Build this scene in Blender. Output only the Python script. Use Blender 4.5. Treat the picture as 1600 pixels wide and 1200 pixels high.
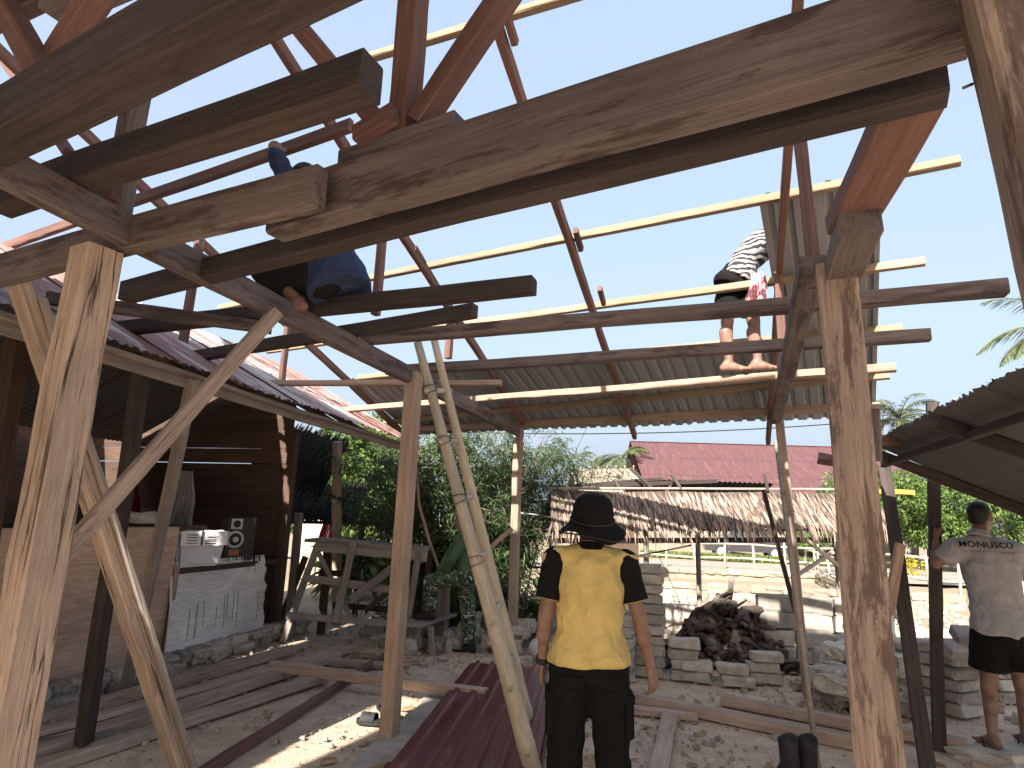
import bpy, bmesh, math, random
import numpy as np
from mathutils import Vector, Matrix, noise
from mathutils.bvhtree import BVHTree
random.seed(11); np.random.seed(11)
rad = math.radians
scene = bpy.context.scene
for o in list(bpy.data.objects): bpy.data.objects.remove(o)
COL = scene.collection

# ------------------------------------------------------------------ camera
EYE = Vector((0, 0, 1.58)); FPX = 960.0; PITCH = rad(12.3); ROLL = rad(2.0)
fw = Vector((0, math.cos(PITCH), math.sin(PITCH)))
u0 = Vector((0, -math.sin(PITCH), math.cos(PITCH))); r0 = Vector((1, 0, 0))
rt = r0*math.cos(ROLL) + u0*math.sin(ROLL); upv = u0*math.cos(ROLL) - r0*math.sin(ROLL)
cam = bpy.data.cameras.new('camera'); cam.sensor_width = 36; cam.lens = 36*FPX/1600
cam.clip_start = 0.05; cam.clip_end = 3000
camo = bpy.data.objects.new('camera', cam); COL.objects.link(camo)
M = Matrix((rt, upv, -fw)).transposed().to_4x4(); M.translation = EYE
camo.matrix_world = M; scene.camera = camo

# ------------------------------------------------------------------ sky and sun
SUN_EL = rad(32.7); SUN_AZ = rad(22)       # light travels towards this azimuth (from +Y towards +X)
w = bpy.data.worlds.new('World'); scene.world = w; w.use_nodes = True
nt = w.node_tree; bg = nt.nodes['Background']
sky = nt.nodes.new('ShaderNodeTexSky'); sky.sky_type = 'NISHITA'; sky.sun_disc = False
sky.sun_elevation = SUN_EL; sky.sun_rotation = SUN_AZ + math.pi
sky.dust_density = 8.0; sky.air_density = 1.6; sky.ozone_density = 1.0; sky.altitude = 0
hz = nt.nodes.new('ShaderNodeMix'); hz.data_type = 'RGBA'; hz.inputs[0].default_value = .80   # thin even haze over the whole sky
hz.inputs[7].default_value = (1.11, 1.36, 1.82, 1); nt.links.new(sky.outputs['Color'], hz.inputs[6]); nt.links.new(hz.outputs[2], bg.inputs['Color']); bg.inputs['Strength'].default_value = 0.15
sl = bpy.data.lights.new('sun', 'SUN'); sl.energy = 5.0; sl.angle = rad(0.6); sl.color = (1, 0.92, 0.81)
so = bpy.data.objects.new('sun', sl); COL.objects.link(so)
sd = Vector((math.cos(SUN_EL)*math.sin(SUN_AZ), math.cos(SUN_EL)*math.cos(SUN_AZ), -math.sin(SUN_EL)))
so.rotation_euler = sd.to_track_quat('-Z', 'Y').to_euler(); so.location = (-4, -12, 12)
vs = scene.view_settings; vs.view_transform = 'Standard'; vs.look = 'None'; vs.gamma = 1; vs.exposure = 1.82
vs.use_curve_mapping = False

# ------------------------------------------------------------------ points: from a sight line to a place at a known height / distance
def ray(x, y): return fw + rt*((x-800)/FPX) - upv*((y-600)/FPX)
def G(x, y, z=0.0):
    d = ray(x, y); return EYE + d*((z-EYE.z)/d.z)
def D(x, y, Y):
    d = ray(x, y); return EYE + d*(Y/d.y)
A62 = rad(62)
XD = Vector((math.sin(A62), -math.cos(A62), 0)); YD = Vector((math.cos(A62), math.sin(A62), 0))
TD = Vector((.335, .942, 0)).normalized()
def ST(s, t, z=0): return XD*s + YD*t + Vector((0, 0, z))
RT0, RZ0, RK = 7.0, 2.85, math.tan(rad(20))
def RP(x, y, dz=0):                       # on the roof slope
    d = ray(x, y); q = (RZ0+dz+RT0*RK-EYE.z)/(d.z+d.dot(YD)*RK); return EYE + d*q
Z = Vector((0, 0, 1))

# ------------------------------------------------------------------ materials
MATS = {}
def newmat(name, rough=.8, spec=.3):
    m = bpy.data.materials.new(name); m.use_nodes = True
    b = m.node_tree.nodes['Principled BSDF']; b.inputs['Roughness'].default_value = rough
    b.inputs['Specular IOR Level'].default_value = spec
    MATS[name] = m; return m, m.node_tree, b
def N(nt, t, **kw):
    n = nt.nodes.new(t)
    for k, v in kw.items():
        if k in n.inputs: n.inputs[k].default_value = v
        else: setattr(n, k, v)
    return n
def ramp(nt, fac, stops):
    r = nt.nodes.new('ShaderNodeValToRGB'); e = r.color_ramp.elements
    while len(e) < len(stops): e.new(.5)
    for el, (p, c) in zip(e, stops): el.position = p; el.color = (*c, 1) if len(c) == 3 else c
    nt.links.new(fac, r.inputs['Fac']); return r.outputs['Color']
def coords(nt, scale=(1, 1, 1), kind='Object', seed=True):
    tc = nt.nodes.new('ShaderNodeTexCoord'); mp = nt.nodes.new('ShaderNodeMapping')
    mp.inputs['Scale'].default_value = scale
    nt.links.new(tc.outputs[kind], mp.inputs['Vector'])
    if seed:
        oi = nt.nodes.new('ShaderNodeObjectInfo'); ml = N(nt, 'ShaderNodeMath', operation='MULTIPLY')
        ml.inputs[1].default_value = 37.0
        nt.links.new(oi.outputs['Random'], ml.inputs[0]); nt.links.new(ml.outputs[0], mp.inputs['Location'])
    return mp.outputs['Vector']
def noise_n(nt, vec, scale, detail=4, rough=.55, dist=0):
    n = N(nt, 'ShaderNodeTexNoise', Scale=scale, Detail=detail, Roughness=rough, Distortion=dist)
    nt.links.new(vec, n.inputs['Vector']); return n.outputs['Fac']
def mixc(nt, fac, a, b, mode='MIX'):
    m = nt.nodes.new('ShaderNodeMix'); m.data_type = 'RGBA'; m.blend_type = mode
    for s, v in ((0, fac), (6, a), (7, b)):
        if isinstance(v, (int, float)): m.inputs[s].default_value = v
        elif isinstance(v, tuple): m.inputs[s].default_value = (*v, 1)
        else: nt.links.new(v, m.inputs[s])
    return m.outputs[2]
def bump(nt, b, h, strength=.3, dist=.01):
    n = N(nt, 'ShaderNodeBump', Strength=strength, Distance=dist)
    nt.links.new(h, n.inputs['Height']); nt.links.new(n.outputs['Normal'], b.inputs['Normal'])

def wood(name, lo, hi, stain=.35, staincol=(.035, .022, .02), grain=1.0, rough=.8, cracks=.0, edge=.56):
    m, t, b = newmat(name, rough, .2)
    v = coords(t, (.55, 22*grain, 22*grain)); g = noise_n(t, v, 2.0, 8, .70, .12)
    vf = coords(t, (5, 150*grain, 150*grain)); gf = noise_n(t, vf, 1.2, 3, .6)
    c = ramp(t, g, [(.25, lo), (.5, tuple((a+q)/2 for a, q in zip(lo, hi))), (.75, hi)])
    c = mixc(t, .55, c, ramp(t, gf, [(.3, (.62, .62, .63)), (.7, (1.3, 1.3, 1.28))]), 'MULTIPLY')
    v2 = coords(t, (1.3, 8, 8)); s_ = noise_n(t, v2, 1.5, 9, .74, .4)
    sm = ramp(t, s_, [(edge, (0, 0, 0)), (edge+.05, (.8, .8, .8)), (edge+.14, (1, 1, 1))])
    k = N(t, 'ShaderNodeMath', operation='MULTIPLY'); t.links.new(sm, k.inputs[0]); k.inputs[1].default_value = stain
    c = mixc(t, k.outputs[0], c, staincol)
    v6 = coords(t, (3.5, 30, 30)); dsh = noise_n(t, v6, 1.7, 4, .6, .7)
    k3 = N(t, 'ShaderNodeMath', operation='MULTIPLY'); t.links.new(ramp(t, dsh, [(.66, (0, 0, 0)), (.71, (1, 1, 1))]), k3.inputs[0]); k3.inputs[1].default_value = .6
    c = mixc(t, k3.outputs[0], c, tuple(q*.4 for q in lo))
    v3 = coords(t, (.9, .9, .9)); br = noise_n(t, v3, 1.6, 4)
    c = mixc(t, .6, c, ramp(t, br, [(.3, (.6, .6, .63)), (.7, (1.3, 1.26, 1.2))]), 'MULTIPLY')
    oi = t.nodes.new('ShaderNodeObjectInfo')
    c = mixc(t, 1.0, c, ramp(t, oi.outputs['Random'], [(0, (.82, .82, .84)), (1, (1.15, 1.12, 1.08))]), 'MULTIPLY')
    hgt = N(t, 'ShaderNodeMath', operation='MULTIPLY_ADD'); t.links.new(gf, hgt.inputs[0]); hgt.inputs[1].default_value = .35; t.links.new(g, hgt.inputs[2]); hh = hgt.outputs[0]
    if cracks:
        v4 = coords(t, (.42, 12, 12)); cr = noise_n(t, v4, 1.3, 5, .5, .35)
        cm = ramp(t, cr, [(.484, (0, 0, 0)), (.498, (1, 1, 1)), (.502, (1, 1, 1)), (.516, (0, 0, 0))])
        v5 = coords(t, (.8, .8, .8)); gate = ramp(t, noise_n(t, v5, 1.4, 2), [(.40, (0, 0, 0)), (.5, (1, 1, 1))])
        kk = mixc(t, 1.0, cm, gate, 'MULTIPLY')
        k2 = N(t, 'ShaderNodeMath', operation='MULTIPLY'); t.links.new(kk, k2.inputs[0]); k2.inputs[1].default_value = cracks
        c = mixc(t, k2.outputs[0], c, (.02, .015, .012))
        sb = N(t, 'ShaderNodeMath', operation='SUBTRACT'); t.links.new(hh, sb.inputs[0]); t.links.new(k2.outputs[0], sb.inputs[1]); hh = sb.outputs[0]
    t.links.new(c, b.inputs['Base Color']); bump(t, b, hh, .7, .006)
    return m
wood('wood_post', (.215, .165, .132), (.42, .345, .285), .6, (.12, .08, .06), .7, cracks=.9)
wood('wood_stained', (.205, .16, .13), (.36, .29, .245), .85, (.075, .048, .042), .6, edge=.50)
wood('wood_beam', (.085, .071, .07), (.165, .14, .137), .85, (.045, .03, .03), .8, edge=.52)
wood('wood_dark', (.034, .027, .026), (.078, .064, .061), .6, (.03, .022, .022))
wood('wood_red', (.095, .052, .045), (.19, .112, .097), .3, (.08, .035, .03))
wood('wood_pale', (.19, .145, .10), (.30, .24, .17), .3, (.22, .15, .08))
wood('wood_new', (.25, .185, .145), (.39, .305, .245), .4, (.18, .11, .075))
wood('wood_plank', (.27, .205, .165), (.47, .38, .32), .4, (.10, .07, .06))
wood('wood_grey', (.165, .145, .132), (.31, .28, .255), .4, (.06, .047, .042))
wood('wood_char', (.022, .018, .018), (.06, .048, .045), .4, (.01, .01, .01))
wood('wood_wall', (.055, .035, .028), (.115, .075, .058), .4, (.02, .013, .012))
wood('plywood', (.50, .345, .255), (.63, .46, .355), .25, (.24, .13, .08), .25, .6)
wood('bamboo', (.36, .32, .245), (.50, .45, .36), .3, (.22, .16, .09), .4, .5)
wood('white_board', (.74, .72, .67), (.85, .83, .78), .3, (.42, .41, .40), .3, .6)

def plain(name, col, rough=.8, var=.15, scale=6, bumpv=.15, spec=.3, metallic=0, bdist=.01):
    m, t, b = newmat(name, rough, spec)
    v = coords(t); n = noise_n(t, v, scale, 5, .6)
    c = mixc(t, 1.0, (*col,), ramp(t, n, [(.3, (1-var,)*3), (.7, (1+var,)*3)]), 'MULTIPLY')
    oi = t.nodes.new('ShaderNodeObjectInfo'); c = mixc(t, 1.0, c, ramp(t, oi.outputs['Random'], [(0, (1-var*.9,)*3), (1, (1+var*.9,)*3)]), 'MULTIPLY')
    t.links.new(c, b.inputs['Base Color']); b.inputs['Metallic'].default_value = metallic
    if bumpv: bump(t, b, n, bumpv, bdist)
    return m
def cloth(name, col, var=.12):
    m, t, b = newmat(name, .9, .15)
    v = coords(t, (1, 1, .7), 'Object'); n = noise_n(t, v, 9, 3, .5, 1.0); f = noise_n(t, v, 400, 2)
    c = mixc(t, 1.0, col, ramp(t, n, [(.3, (1-var,)*3), (.7, (1+var,)*3)]), 'MULTIPLY')
    t.links.new(c, b.inputs['Base Color']); b.inputs['Sheen Weight'].default_value = .12 if max(col) > .1 else 0
    bump(t, b, n, .7, .045)
    return m
cloth('cloth_yellow', (.47, .36, .13)); cloth('cloth_black', (.006, .006, .0065)); cloth('cloth_navy', (.032, .046, .092))
cloth('cloth_grey', (.27, .275, .29)); cloth('cloth_charcoal', (.012, .012, .013)); cloth('cloth_green', (.055, .098, .06))
cloth('cloth_pink', (.75, .10, .22)); cloth('cloth_maroon', (.10, .012, .02)); cloth('cloth_blue', (.012, .035, .07)); cloth('cloth_pale', (.42, .40, .38))
cloth('trim_olive', (.25, .22, .06))
def skinmat():
    m, t, b = newmat('skin', .5, .35); v = coords(t); n = noise_n(t, v, 14, 3)
    c = ramp(t, n, [(.3, (.135, .075, .054)), (.7, (.225, .132, .10))])
    t.links.new(c, b.inputs['Base Color']); b.inputs['Subsurface Weight'].default_value = .06
    b.inputs['Subsurface Radius'].default_value = (.02, .008, .005); bump(t, b, n, .1, .005)
skinmat()
plain('hair', (.010, .009, .009), .55, .3, 60, .4)
def camo_mat(name, base, dark, light, scale):
    m, t, b = newmat(name, .9, .1); v = coords(t, (1, 1, .8))
    a = noise_n(t, v, scale, 3, .5, 2.2); a2 = noise_n(t, coords(t, (1.1, .9, 1.6)), scale*1.25, 3, .5, 2.5)
    c = mixc(t, ramp(t, a, [(.50, (0, 0, 0)), (.54, (1, 1, 1))]), base, dark)
    c = mixc(t, ramp(t, a2, [(.585, (0, 0, 0)), (.615, (1, 1, 1))]), c, light)
    t.links.new(c, b.inputs['Base Color']); bump(t, b, noise_n(t, v, 9, 3, .5, 1), .5, .03)
camo_mat('cloth_camo', (.07, .105, .062), (.026, .036, .026), (.40, .42, .36), 9)
def zebra():
    m, t, b = newmat('cloth_zebra', .9, .1); v = coords(t, (1, .5, 1))
    wv = N(t, 'ShaderNodeTexWave', Scale=7.0, Distortion=6.0, Detail=2.0); wv.inputs['Detail Scale'].default_value = 1.4; wv.bands_direction = 'Z'
    t.links.new(v, wv.inputs['Vector'])
    c = ramp(t, wv.outputs['Fac'], [(.42, (.03, .03, .033)), (.62, (.30, .30, .31))])
    t.links.new(c, b.inputs['Base Color'])
zebra()
def towel():
    m, t, b = newmat('cloth_towel', .95, .1); v = coords(t)
    w1 = N(t, 'ShaderNodeTexWave', Scale=14.0, Distortion=.6); w1.bands_direction = 'X'; t.links.new(v, w1.inputs['Vector'])
    w2 = N(t, 'ShaderNodeTexWave', Scale=9.0, Distortion=.6); w2.bands_direction = 'Z'; t.links.new(v, w2.inputs['Vector'])
    c = mixc(t, ramp(t, w1.outputs['Fac'], [(.55, (0, 0, 0)), (.7, (1, 1, 1))]), (.55, .14, .19), (.75, .55, .58))
    c = mixc(t, ramp(t, w2.outputs['Fac'], [(.75, (0, 0, 0)), (.85, (.6, .6, .6))]), c, (.72, .5, .53))
    t.links.new(c, b.inputs['Base Color'])
towel()
def metal_sheet(name, col, rust=None, amt=.3, rough=.45, metallic=.0, axis=(6, .6, 6), patch=False):
    m, t, b = newmat(name, rough, .5); v = coords(t, axis); n = noise_n(t, v, 1.5, 6, .65)
    c = mixc(t, 1.0, col, ramp(t, n, [(.3, (.8, .8, .8)), (.7, (1.15, 1.15, 1.15))]), 'MULTIPLY')
    if rust:
        v2 = coords(t, (1.3, .45, 1.3) if patch else (5, .5, 5)); r = noise_n(t, v2, 1.6, 6, .7, .5)
        c = mixc(t, ramp(t, r, [(.62-amt*.4, (0, 0, 0)), (.70-amt*.4, (1, 1, 1))]), c, rust)
    t.links.new(c, b.inputs['Base Color']); b.inputs['Metallic'].default_value = metallic
    rr = ramp(t, n, [(.3, (rough*.8,)*3), (.7, (min(1, rough*1.4),)*3)]); t.links.new(rr, b.inputs['Roughness'])
    return m
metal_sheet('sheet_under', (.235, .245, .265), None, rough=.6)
metal_sheet('sheet_maroon', (.115, .02, .028), (.20, .075, .08), .10, rough=.3)
metal_sheet('sheet_rust', (.36, .36, .37), (.24, .12, .105), .42, rough=.6, patch=False)
metal_sheet('sheet_rusty', (.25, .125, .11), (.45, .42, .41), .22, rough=.6)
metal_sheet('sheet_red', (.085, .036, .041), (.115, .056, .058), .2, rough=.7)
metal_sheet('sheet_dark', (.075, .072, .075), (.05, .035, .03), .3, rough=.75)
plain('roof_black', (.02, .018, .018), 1.0, .4, 8, .5, 0)  # even matt near-black for the roofs beyond the old house
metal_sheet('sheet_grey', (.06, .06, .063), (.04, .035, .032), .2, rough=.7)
plain('concrete', (.36, .33, .29), .9, .25, 5, .5, .2); plain('block', (.30, .275, .245), .95, .28, 9, .7, .15)
plain('stone', (.36, .325, .285), .95, .35, 5, .8, .15, 0, .02); plain('stone_pale', (.25, .215, .17), .95, .25, 5, .6, .15, 0, .02)
plain('husk', (.07, .054, .046), .95, .55, 7, .8, .1, 0, .02); plain('husk_pale', (.17, .14, .115), .95, .4, 7, .8, .1)
plain('black_plastic', (.014, .014, .016), .4, .2, 20, .05); plain('white_plastic', (.52, .54, .56), .4, .06, 3, .02)
plain('pink_plastic', (.42, .10, .26), .5, .1, 5, .05); plain('silver', (.55, .55, .55), .4, .1, 9, .02); plain('paper', (.72, .72, .72), .8, .05, 5, .05)
plain('rubber', (.018, .018, .02), .7, .3, 20, .2); plain('drum_grey', (.10, .115, .13), .5, .2, 5, .1); plain('cable', (.02, .02, .02), .6, .1, 5, 0)
plain('sole', (.55, .52, .47), .8, .2, 12, .1); plain('plaster', (.42, .37, .30), .9, .12, 3, .2); plain('nail', (.12, .11, .1), .5, .1, 9, 0, .5, .8)
plain('yellow_sheet', (.62, .42, .06), .5, .1, 4, 0); plain('car_paint', (.03, .03, .035), .25, .05, 4, 0, .6); plain('glass', (.02, .025, .03), .08, .02, 3, 0, .6)
plain('terracotta', (.38, .16, .09), .9, .25, 8, .4)
def leafmat(name, col, var, trans=.35):
    m, t, b = newmat(name, .55, .3); oi = t.nodes.new('ShaderNodeNewGeometry')
    c = ramp(t, oi.outputs['Random Per Island'], [(0, tuple(q*(1-var) for q in col)), (.6, col), (1, tuple(min(1, q*(1+var)) for q in col))])
    t.links.new(c, b.inputs['Base Color'])
    tr = t.nodes.new('ShaderNodeBsdfTranslucent'); t.links.new(c, tr.inputs['Color'])
    mx = t.nodes.new('ShaderNodeMixShader'); mx.inputs[0].default_value = trans
    t.links.new(b.outputs[0], mx.inputs[1]); t.links.new(tr.outputs[0], mx.inputs[2])
    t.links.new(mx.outputs[0], t.nodes['Material Output'].inputs['Surface'])
leafmat('leaf_dark', (.055, .095, .035), .5); leafmat('leaf_bright', (.10, .16, .04), .5); leafmat('leaf_grass', (.13, .17, .05), .5)
leafmat('leaf_palm', (.11, .14, .06), .4); leafmat('leaf_dead', (.24, .20, .14), .4, .2); leafmat('leaf_yellow', (.5, .4, .04), .4)
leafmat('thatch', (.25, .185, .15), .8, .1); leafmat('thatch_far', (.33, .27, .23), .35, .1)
def ground_mat():
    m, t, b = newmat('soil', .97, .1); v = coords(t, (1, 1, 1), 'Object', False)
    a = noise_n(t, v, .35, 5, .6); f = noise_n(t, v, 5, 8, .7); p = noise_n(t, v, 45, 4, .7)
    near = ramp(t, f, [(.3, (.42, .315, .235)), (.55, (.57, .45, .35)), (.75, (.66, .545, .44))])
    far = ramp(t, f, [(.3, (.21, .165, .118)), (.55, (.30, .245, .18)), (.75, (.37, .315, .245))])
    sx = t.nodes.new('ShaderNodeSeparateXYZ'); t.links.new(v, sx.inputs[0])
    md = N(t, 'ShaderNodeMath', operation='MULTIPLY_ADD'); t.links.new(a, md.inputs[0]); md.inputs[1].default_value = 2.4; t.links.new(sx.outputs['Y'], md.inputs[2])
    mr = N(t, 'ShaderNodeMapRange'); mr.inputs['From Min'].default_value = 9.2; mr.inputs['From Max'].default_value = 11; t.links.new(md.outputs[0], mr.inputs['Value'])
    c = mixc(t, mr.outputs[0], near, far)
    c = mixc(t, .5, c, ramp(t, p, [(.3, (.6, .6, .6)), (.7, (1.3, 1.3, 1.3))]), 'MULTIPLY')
    t.links.new(c, b.inputs['Base Color'])
    ad = N(t, 'ShaderNodeMath', operation='ADD'); t.links.new(f, ad.inputs[0]); t.links.new(p, ad.inputs[1])
    bump(t, b, ad.outputs[0], .7, .03)
ground_mat()
plain('road', (.29, .265, .23), .95, .12, 2, .3, .1); plain('gravel', (.36, .31, .265), .95, .4, 8, .4, .1)
plain('litter', (.28, .19, .12), .95, .4, 8, .2, .1)

# ------------------------------------------------------------------ object helpers
def link(name, me, mat=None, parent=None, mw=None):
    o = bpy.data.objects.new(name, me); COL.objects.link(o)
    if mat and me is not None and not me.materials: me.materials.append(MATS[mat])
    if parent is not None: o.parent = parent          # parents of parts sit at the origin unless placed with mw
    if mw is not None: o.matrix_world = mw if parent is None else mw
    if parent is not None and mw is not None:
        o.matrix_parent_inverse = Matrix.Identity(4); o.matrix_basis = parent_world(parent).inverted() @ mw
    return o
def parent_world(p):
    m = p.matrix_basis.copy()
    while p.parent is not None: p = p.parent; m = p.matrix_basis @ m
    return m
def tag(o, label=None, cat=None, group=None, kind=None):
    if label: o['label'] = label
    if cat: o['category'] = cat
    if group: o['group'] = group
    if kind: o['kind'] = kind
    return o
def thing(name, loc, label, cat, group=None):
    o = bpy.data.objects.new(name, None); COL.objects.link(o); o.location = loc; o.empty_display_size = .2
    return tag(o, label, cat, group)
def mesh(name, v, f, smooth=False):
    me = bpy.data.meshes.new(name); me.from_pydata([tuple(p) for p in v], [], f); me.update()
    if smooth:
        for p in me.polygons: p.use_smooth = True
    return me
def frame(p, q, side):
    x = (q-p).normalized(); z = (side - x*side.dot(x))
    if z.length < 1e-4: z = Vector((1, 0, 0)) - x*x.x
    z.normalize(); y = z.cross(x)
    m = Matrix((x, y, z)).transposed().to_4x4(); m.translation = p
    return m
def timber_mesh(L, w, h, wob=.004, bev=.006, taper=1.0, chew=0.0):
    n = max(3, min(40, int(L/.18)+2)); V = []; F = []
    ph = [random.uniform(0, 99) for _ in range(4)]
    for i in range(n):
        f = i/(n-1); x = L*f; k = 1+(taper-1)*f
        if chew and i in (0, n-1): pass
        oy = noise.noise(Vector((x*.9, ph[0], 0)))*wob*2; oz = noise.noise(Vector((x*.9, ph[1], 3)))*wob*2
        ww = (w/2)*k*(1+noise.noise(Vector((x*2, ph[2], 5)))*wob*6); hh = (h/2)*k*(1+noise.noise(Vector((x*2, ph[3], 7)))*wob*6)
        b = min(bev, ww*.4, hh*.4)
        for j, (yy, zz) in enumerate(((-ww+b, -hh), (ww-b, -hh), (ww, -hh+b), (ww, hh-b), (ww-b, hh), (-ww+b, hh), (-ww, hh-b), (-ww, -hh+b))):
            e = random.uniform(-wob, wob)*.5
            dx = random.uniform(-chew, chew) if i in (0, n-1) else 0
            V.append((x+dx, yy+oy+e, zz+oz+e))
    for i in range(n-1):
        for j in range(8):
            a = i*8+j; b2 = i*8+(j+1) % 8; F.append((a, b2, b2+8, a+8))
    F.append(tuple(range(7, -1, -1))); F.append(tuple((n-1)*8+j for j in range(8)))
    return mesh('timber', V, F)
def timber(name, p, q, w, h, mat, parent=None, side=Z, label=None, cat=None, group=None, **kw):
    p = Vector(p); q = Vector(q); m = frame(p, q, Vector(side))
    o = link(name, timber_mesh((q-p).length, w, h, **kw), mat, parent, m)
    return tag(o, label, cat, group)
def ext(p, q, a=0, b=0):
    d = (q-p).normalized(); return p-d*a, q+d*b
def tube_into(V, F, pts, r, seg=8, caps=True):
    base = len(V); pts = [Vector(p) for p in pts]; n = len(pts)
    rr = r if isinstance(r, (list, tuple)) else [r]*n
    side = None
    for i, p in enumerate(pts):
        d = (pts[min(i+1, n-1)]-pts[max(i-1, 0)]).normalized()
        if side is None: side = d.orthogonal().normalized()
        side = (side-d*side.dot(d)); side = side.normalized() if side.length > 1e-5 else d.orthogonal().normalized()
        o = d.cross(side)
        for j in range(seg):
            a = 2*math.pi*j/seg; V.append(p+side*math.cos(a)*rr[i]+o*math.sin(a)*rr[i])
    for i in range(n-1):
        for j in range(seg):
            a = base+i*seg+j; b = base+i*seg+(j+1) % seg; F.append((a, b, b+seg, a+seg))
    if caps:
        F.append(tuple(base+j for j in range(seg-1, -1, -1))); F.append(tuple(base+(n-1)*seg+j for j in range(seg)))
def tube(name, pts, r, mat, parent=None, seg=8, smooth=True, **kw):
    V = []; F = []; o0 = Vector(pts[0])
    tube_into(V, F, [Vector(p)-o0 for p in pts], r, seg)
    return tag(link(name, mesh(name, V, F, smooth), mat, parent, Matrix.Translation(o0)), **kw)
def bamboo(name, p, q, r, mat, parent=None, node=.32, taper=.15, **kw):
    p = Vector(p); q = Vector(q); L = (q-p).length; pts = []; rr = []; x = 0
    nodes = []; t = random.uniform(.05, node)
    while t < L: nodes.append(t); t += node*random.uniform(.85, 1.2)
    xs = [0]
    for t in nodes: xs += [t-.02, t-.006, t, t+.008, t+.02]
    xs = sorted(set([x for x in xs+[L] if 0 <= x <= L])); d = (q-p).normalized(); s1 = d.orthogonal().normalized(); s2 = d.cross(s1)
    for x in xs:
        k = 1.0
        if any(abs(x-t) < .009 for t in nodes): k = 1.07
        pts.append(Vector((x, noise.noise(Vector((x*.5, p.x, 1)))*.012, noise.noise(Vector((x*.5, p.y, 5)))*.012))); rr.append(r*k*(1-taper*x/L))
    V = []; F = []; tube_into(V, F, pts, rr, 12)
    o = link(name, mesh(name, V, F, True), mat, parent, frame(p, q, Z if abs(d.z) < .9 else Vector((0, -1, 0))))
    return tag(o, **kw)
def box_mesh(sx, sy, sz, bev=.004, jit=0, z0=True):
    bm = bmesh.new(); bmesh.ops.create_cube(bm, size=1)
    for v in bm.verts: v.co = Vector((v.co.x*sx, v.co.y*sy, (v.co.z+(.5 if z0 else 0))*sz))
    if bev: bmesh.ops.bevel(bm, geom=bm.edges[:], offset=bev, segments=1, affect='EDGES')
    for v in bm.verts: v.co += Vector([random.uniform(-jit, jit) for _ in range(3)])
    me = bpy.data.meshes.new('box'); bm.to_mesh(me); bm.free(); return me
def box(name, loc, size, mat, parent=None, rz=0, bev=.004, jit=0, rot=None, **kw):
    m = Matrix.Translation(Vector(loc)) @ (rot if rot is not None else Matrix.Rotation(rz, 4, 'Z'))
    return tag(link(name, box_mesh(*size, bev=bev, jit=jit), mat, parent, m), **kw)
def rock_mesh(sx, sy, sz, seed, sub=2, rough=.35, boxy=.5):
    bm = bmesh.new(); bmesh.ops.create_cube(bm, size=1.0)
    bmesh.ops.subdivide_edges(bm, edges=bm.edges[:], cuts=sub, use_grid_fill=True)
    for v in bm.verts:
        c = v.co.copy(); s = c.normalized()*.6; c = c*boxy+s*(1-boxy)
        k = 1+noise.noise(c*2.2+Vector((seed*7.3, seed*1.7, seed)))*rough+noise.noise(c*6+Vector((seed, 9, 2)))*rough*.3
        v.co = Vector((c.x*sx*k, c.y*sy*k, c.z*sz*k))
    me = bpy.data.meshes.new('rock'); bm.to_mesh(me); bm.free(); return me
def sheet_mesh(W, L, pitch, amp, kind='wave', sag=.0, nseg=5, chew=0, t=.0015):
    n = max(1, int(round(W/pitch))); xs = []
    if kind == 'wave':
        for i in range(n*6+1): xs.append((i*pitch/6, amp*math.cos(2*math.pi*i/6)))
    else:                                           # flat pans with raised trapezoid ribs
        rw = min(.035, pitch*.22)
        for i in range(n):
            x = i*pitch; xs += [(x, 0), (x+pitch*.5-rw, 0), (x+pitch*.5-rw*.5, amp), (x+pitch*.5+rw*.5, amp), (x+pitch*.5+rw, 0)]
        xs.append((n*pitch, 0))
    V = []; F = []; c = len(xs); ph = random.uniform(0, 50)
    for j in range(nseg+1):
        y = L*j/nseg
        for k, (x, z) in enumerate(xs):
            dy = (random.uniform(-chew, chew) if j in (0, nseg) else 0)
            zz = z - sag*math.sin(math.pi*j/nseg) + noise.noise(Vector((x*.8, y*.8, ph)))*.008
            V.append((x, y+dy, zz))
    for j in range(nseg):
        for i in range(c-1): F.append((j*c+i, j*c+i+1, (j+1)*c+i+1, (j+1)*c+i))
    n0 = len(V); nf = len(F); V += [(x, y, z-t) for x, y, z in V]; F += [tuple(reversed([a+n0 for a in f])) for f in F]
    me = mesh('sheet', V, F)
    for p in list(me.polygons)[nf:]: p.material_index = 1
    return me
def sheet(name, org, xdir, ydir, W, L, pitch, amp, mat, parent=None, kind='wave', me=None, label=None, cat=None, group=None, under=None, **kw):
    x = Vector(xdir).normalized(); y = Vector(ydir); y = (y-x*y.dot(x)).normalized(); z = x.cross(y)
    m = Matrix((x, y, z)).transposed().to_4x4(); m.translation = Vector(org)
    me = me if me else sheet_mesh(W, L, pitch, amp, kind, **kw)
    if not me.materials: me.materials.append(MATS[mat]); me.materials.append(MATS[under or mat])
    return tag(link(name, me, mat, parent, m), label, cat, group)

def TP(x, y, T):
    d = ray(x, y); return EYE + d*(T/d.dot(YD))
def at_t(p, q, T):                          # point of line p-q where t = T
    a = p.dot(YD); b = q.dot(YD); return p + (q-p)*((T-a)/(b-a))

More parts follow.
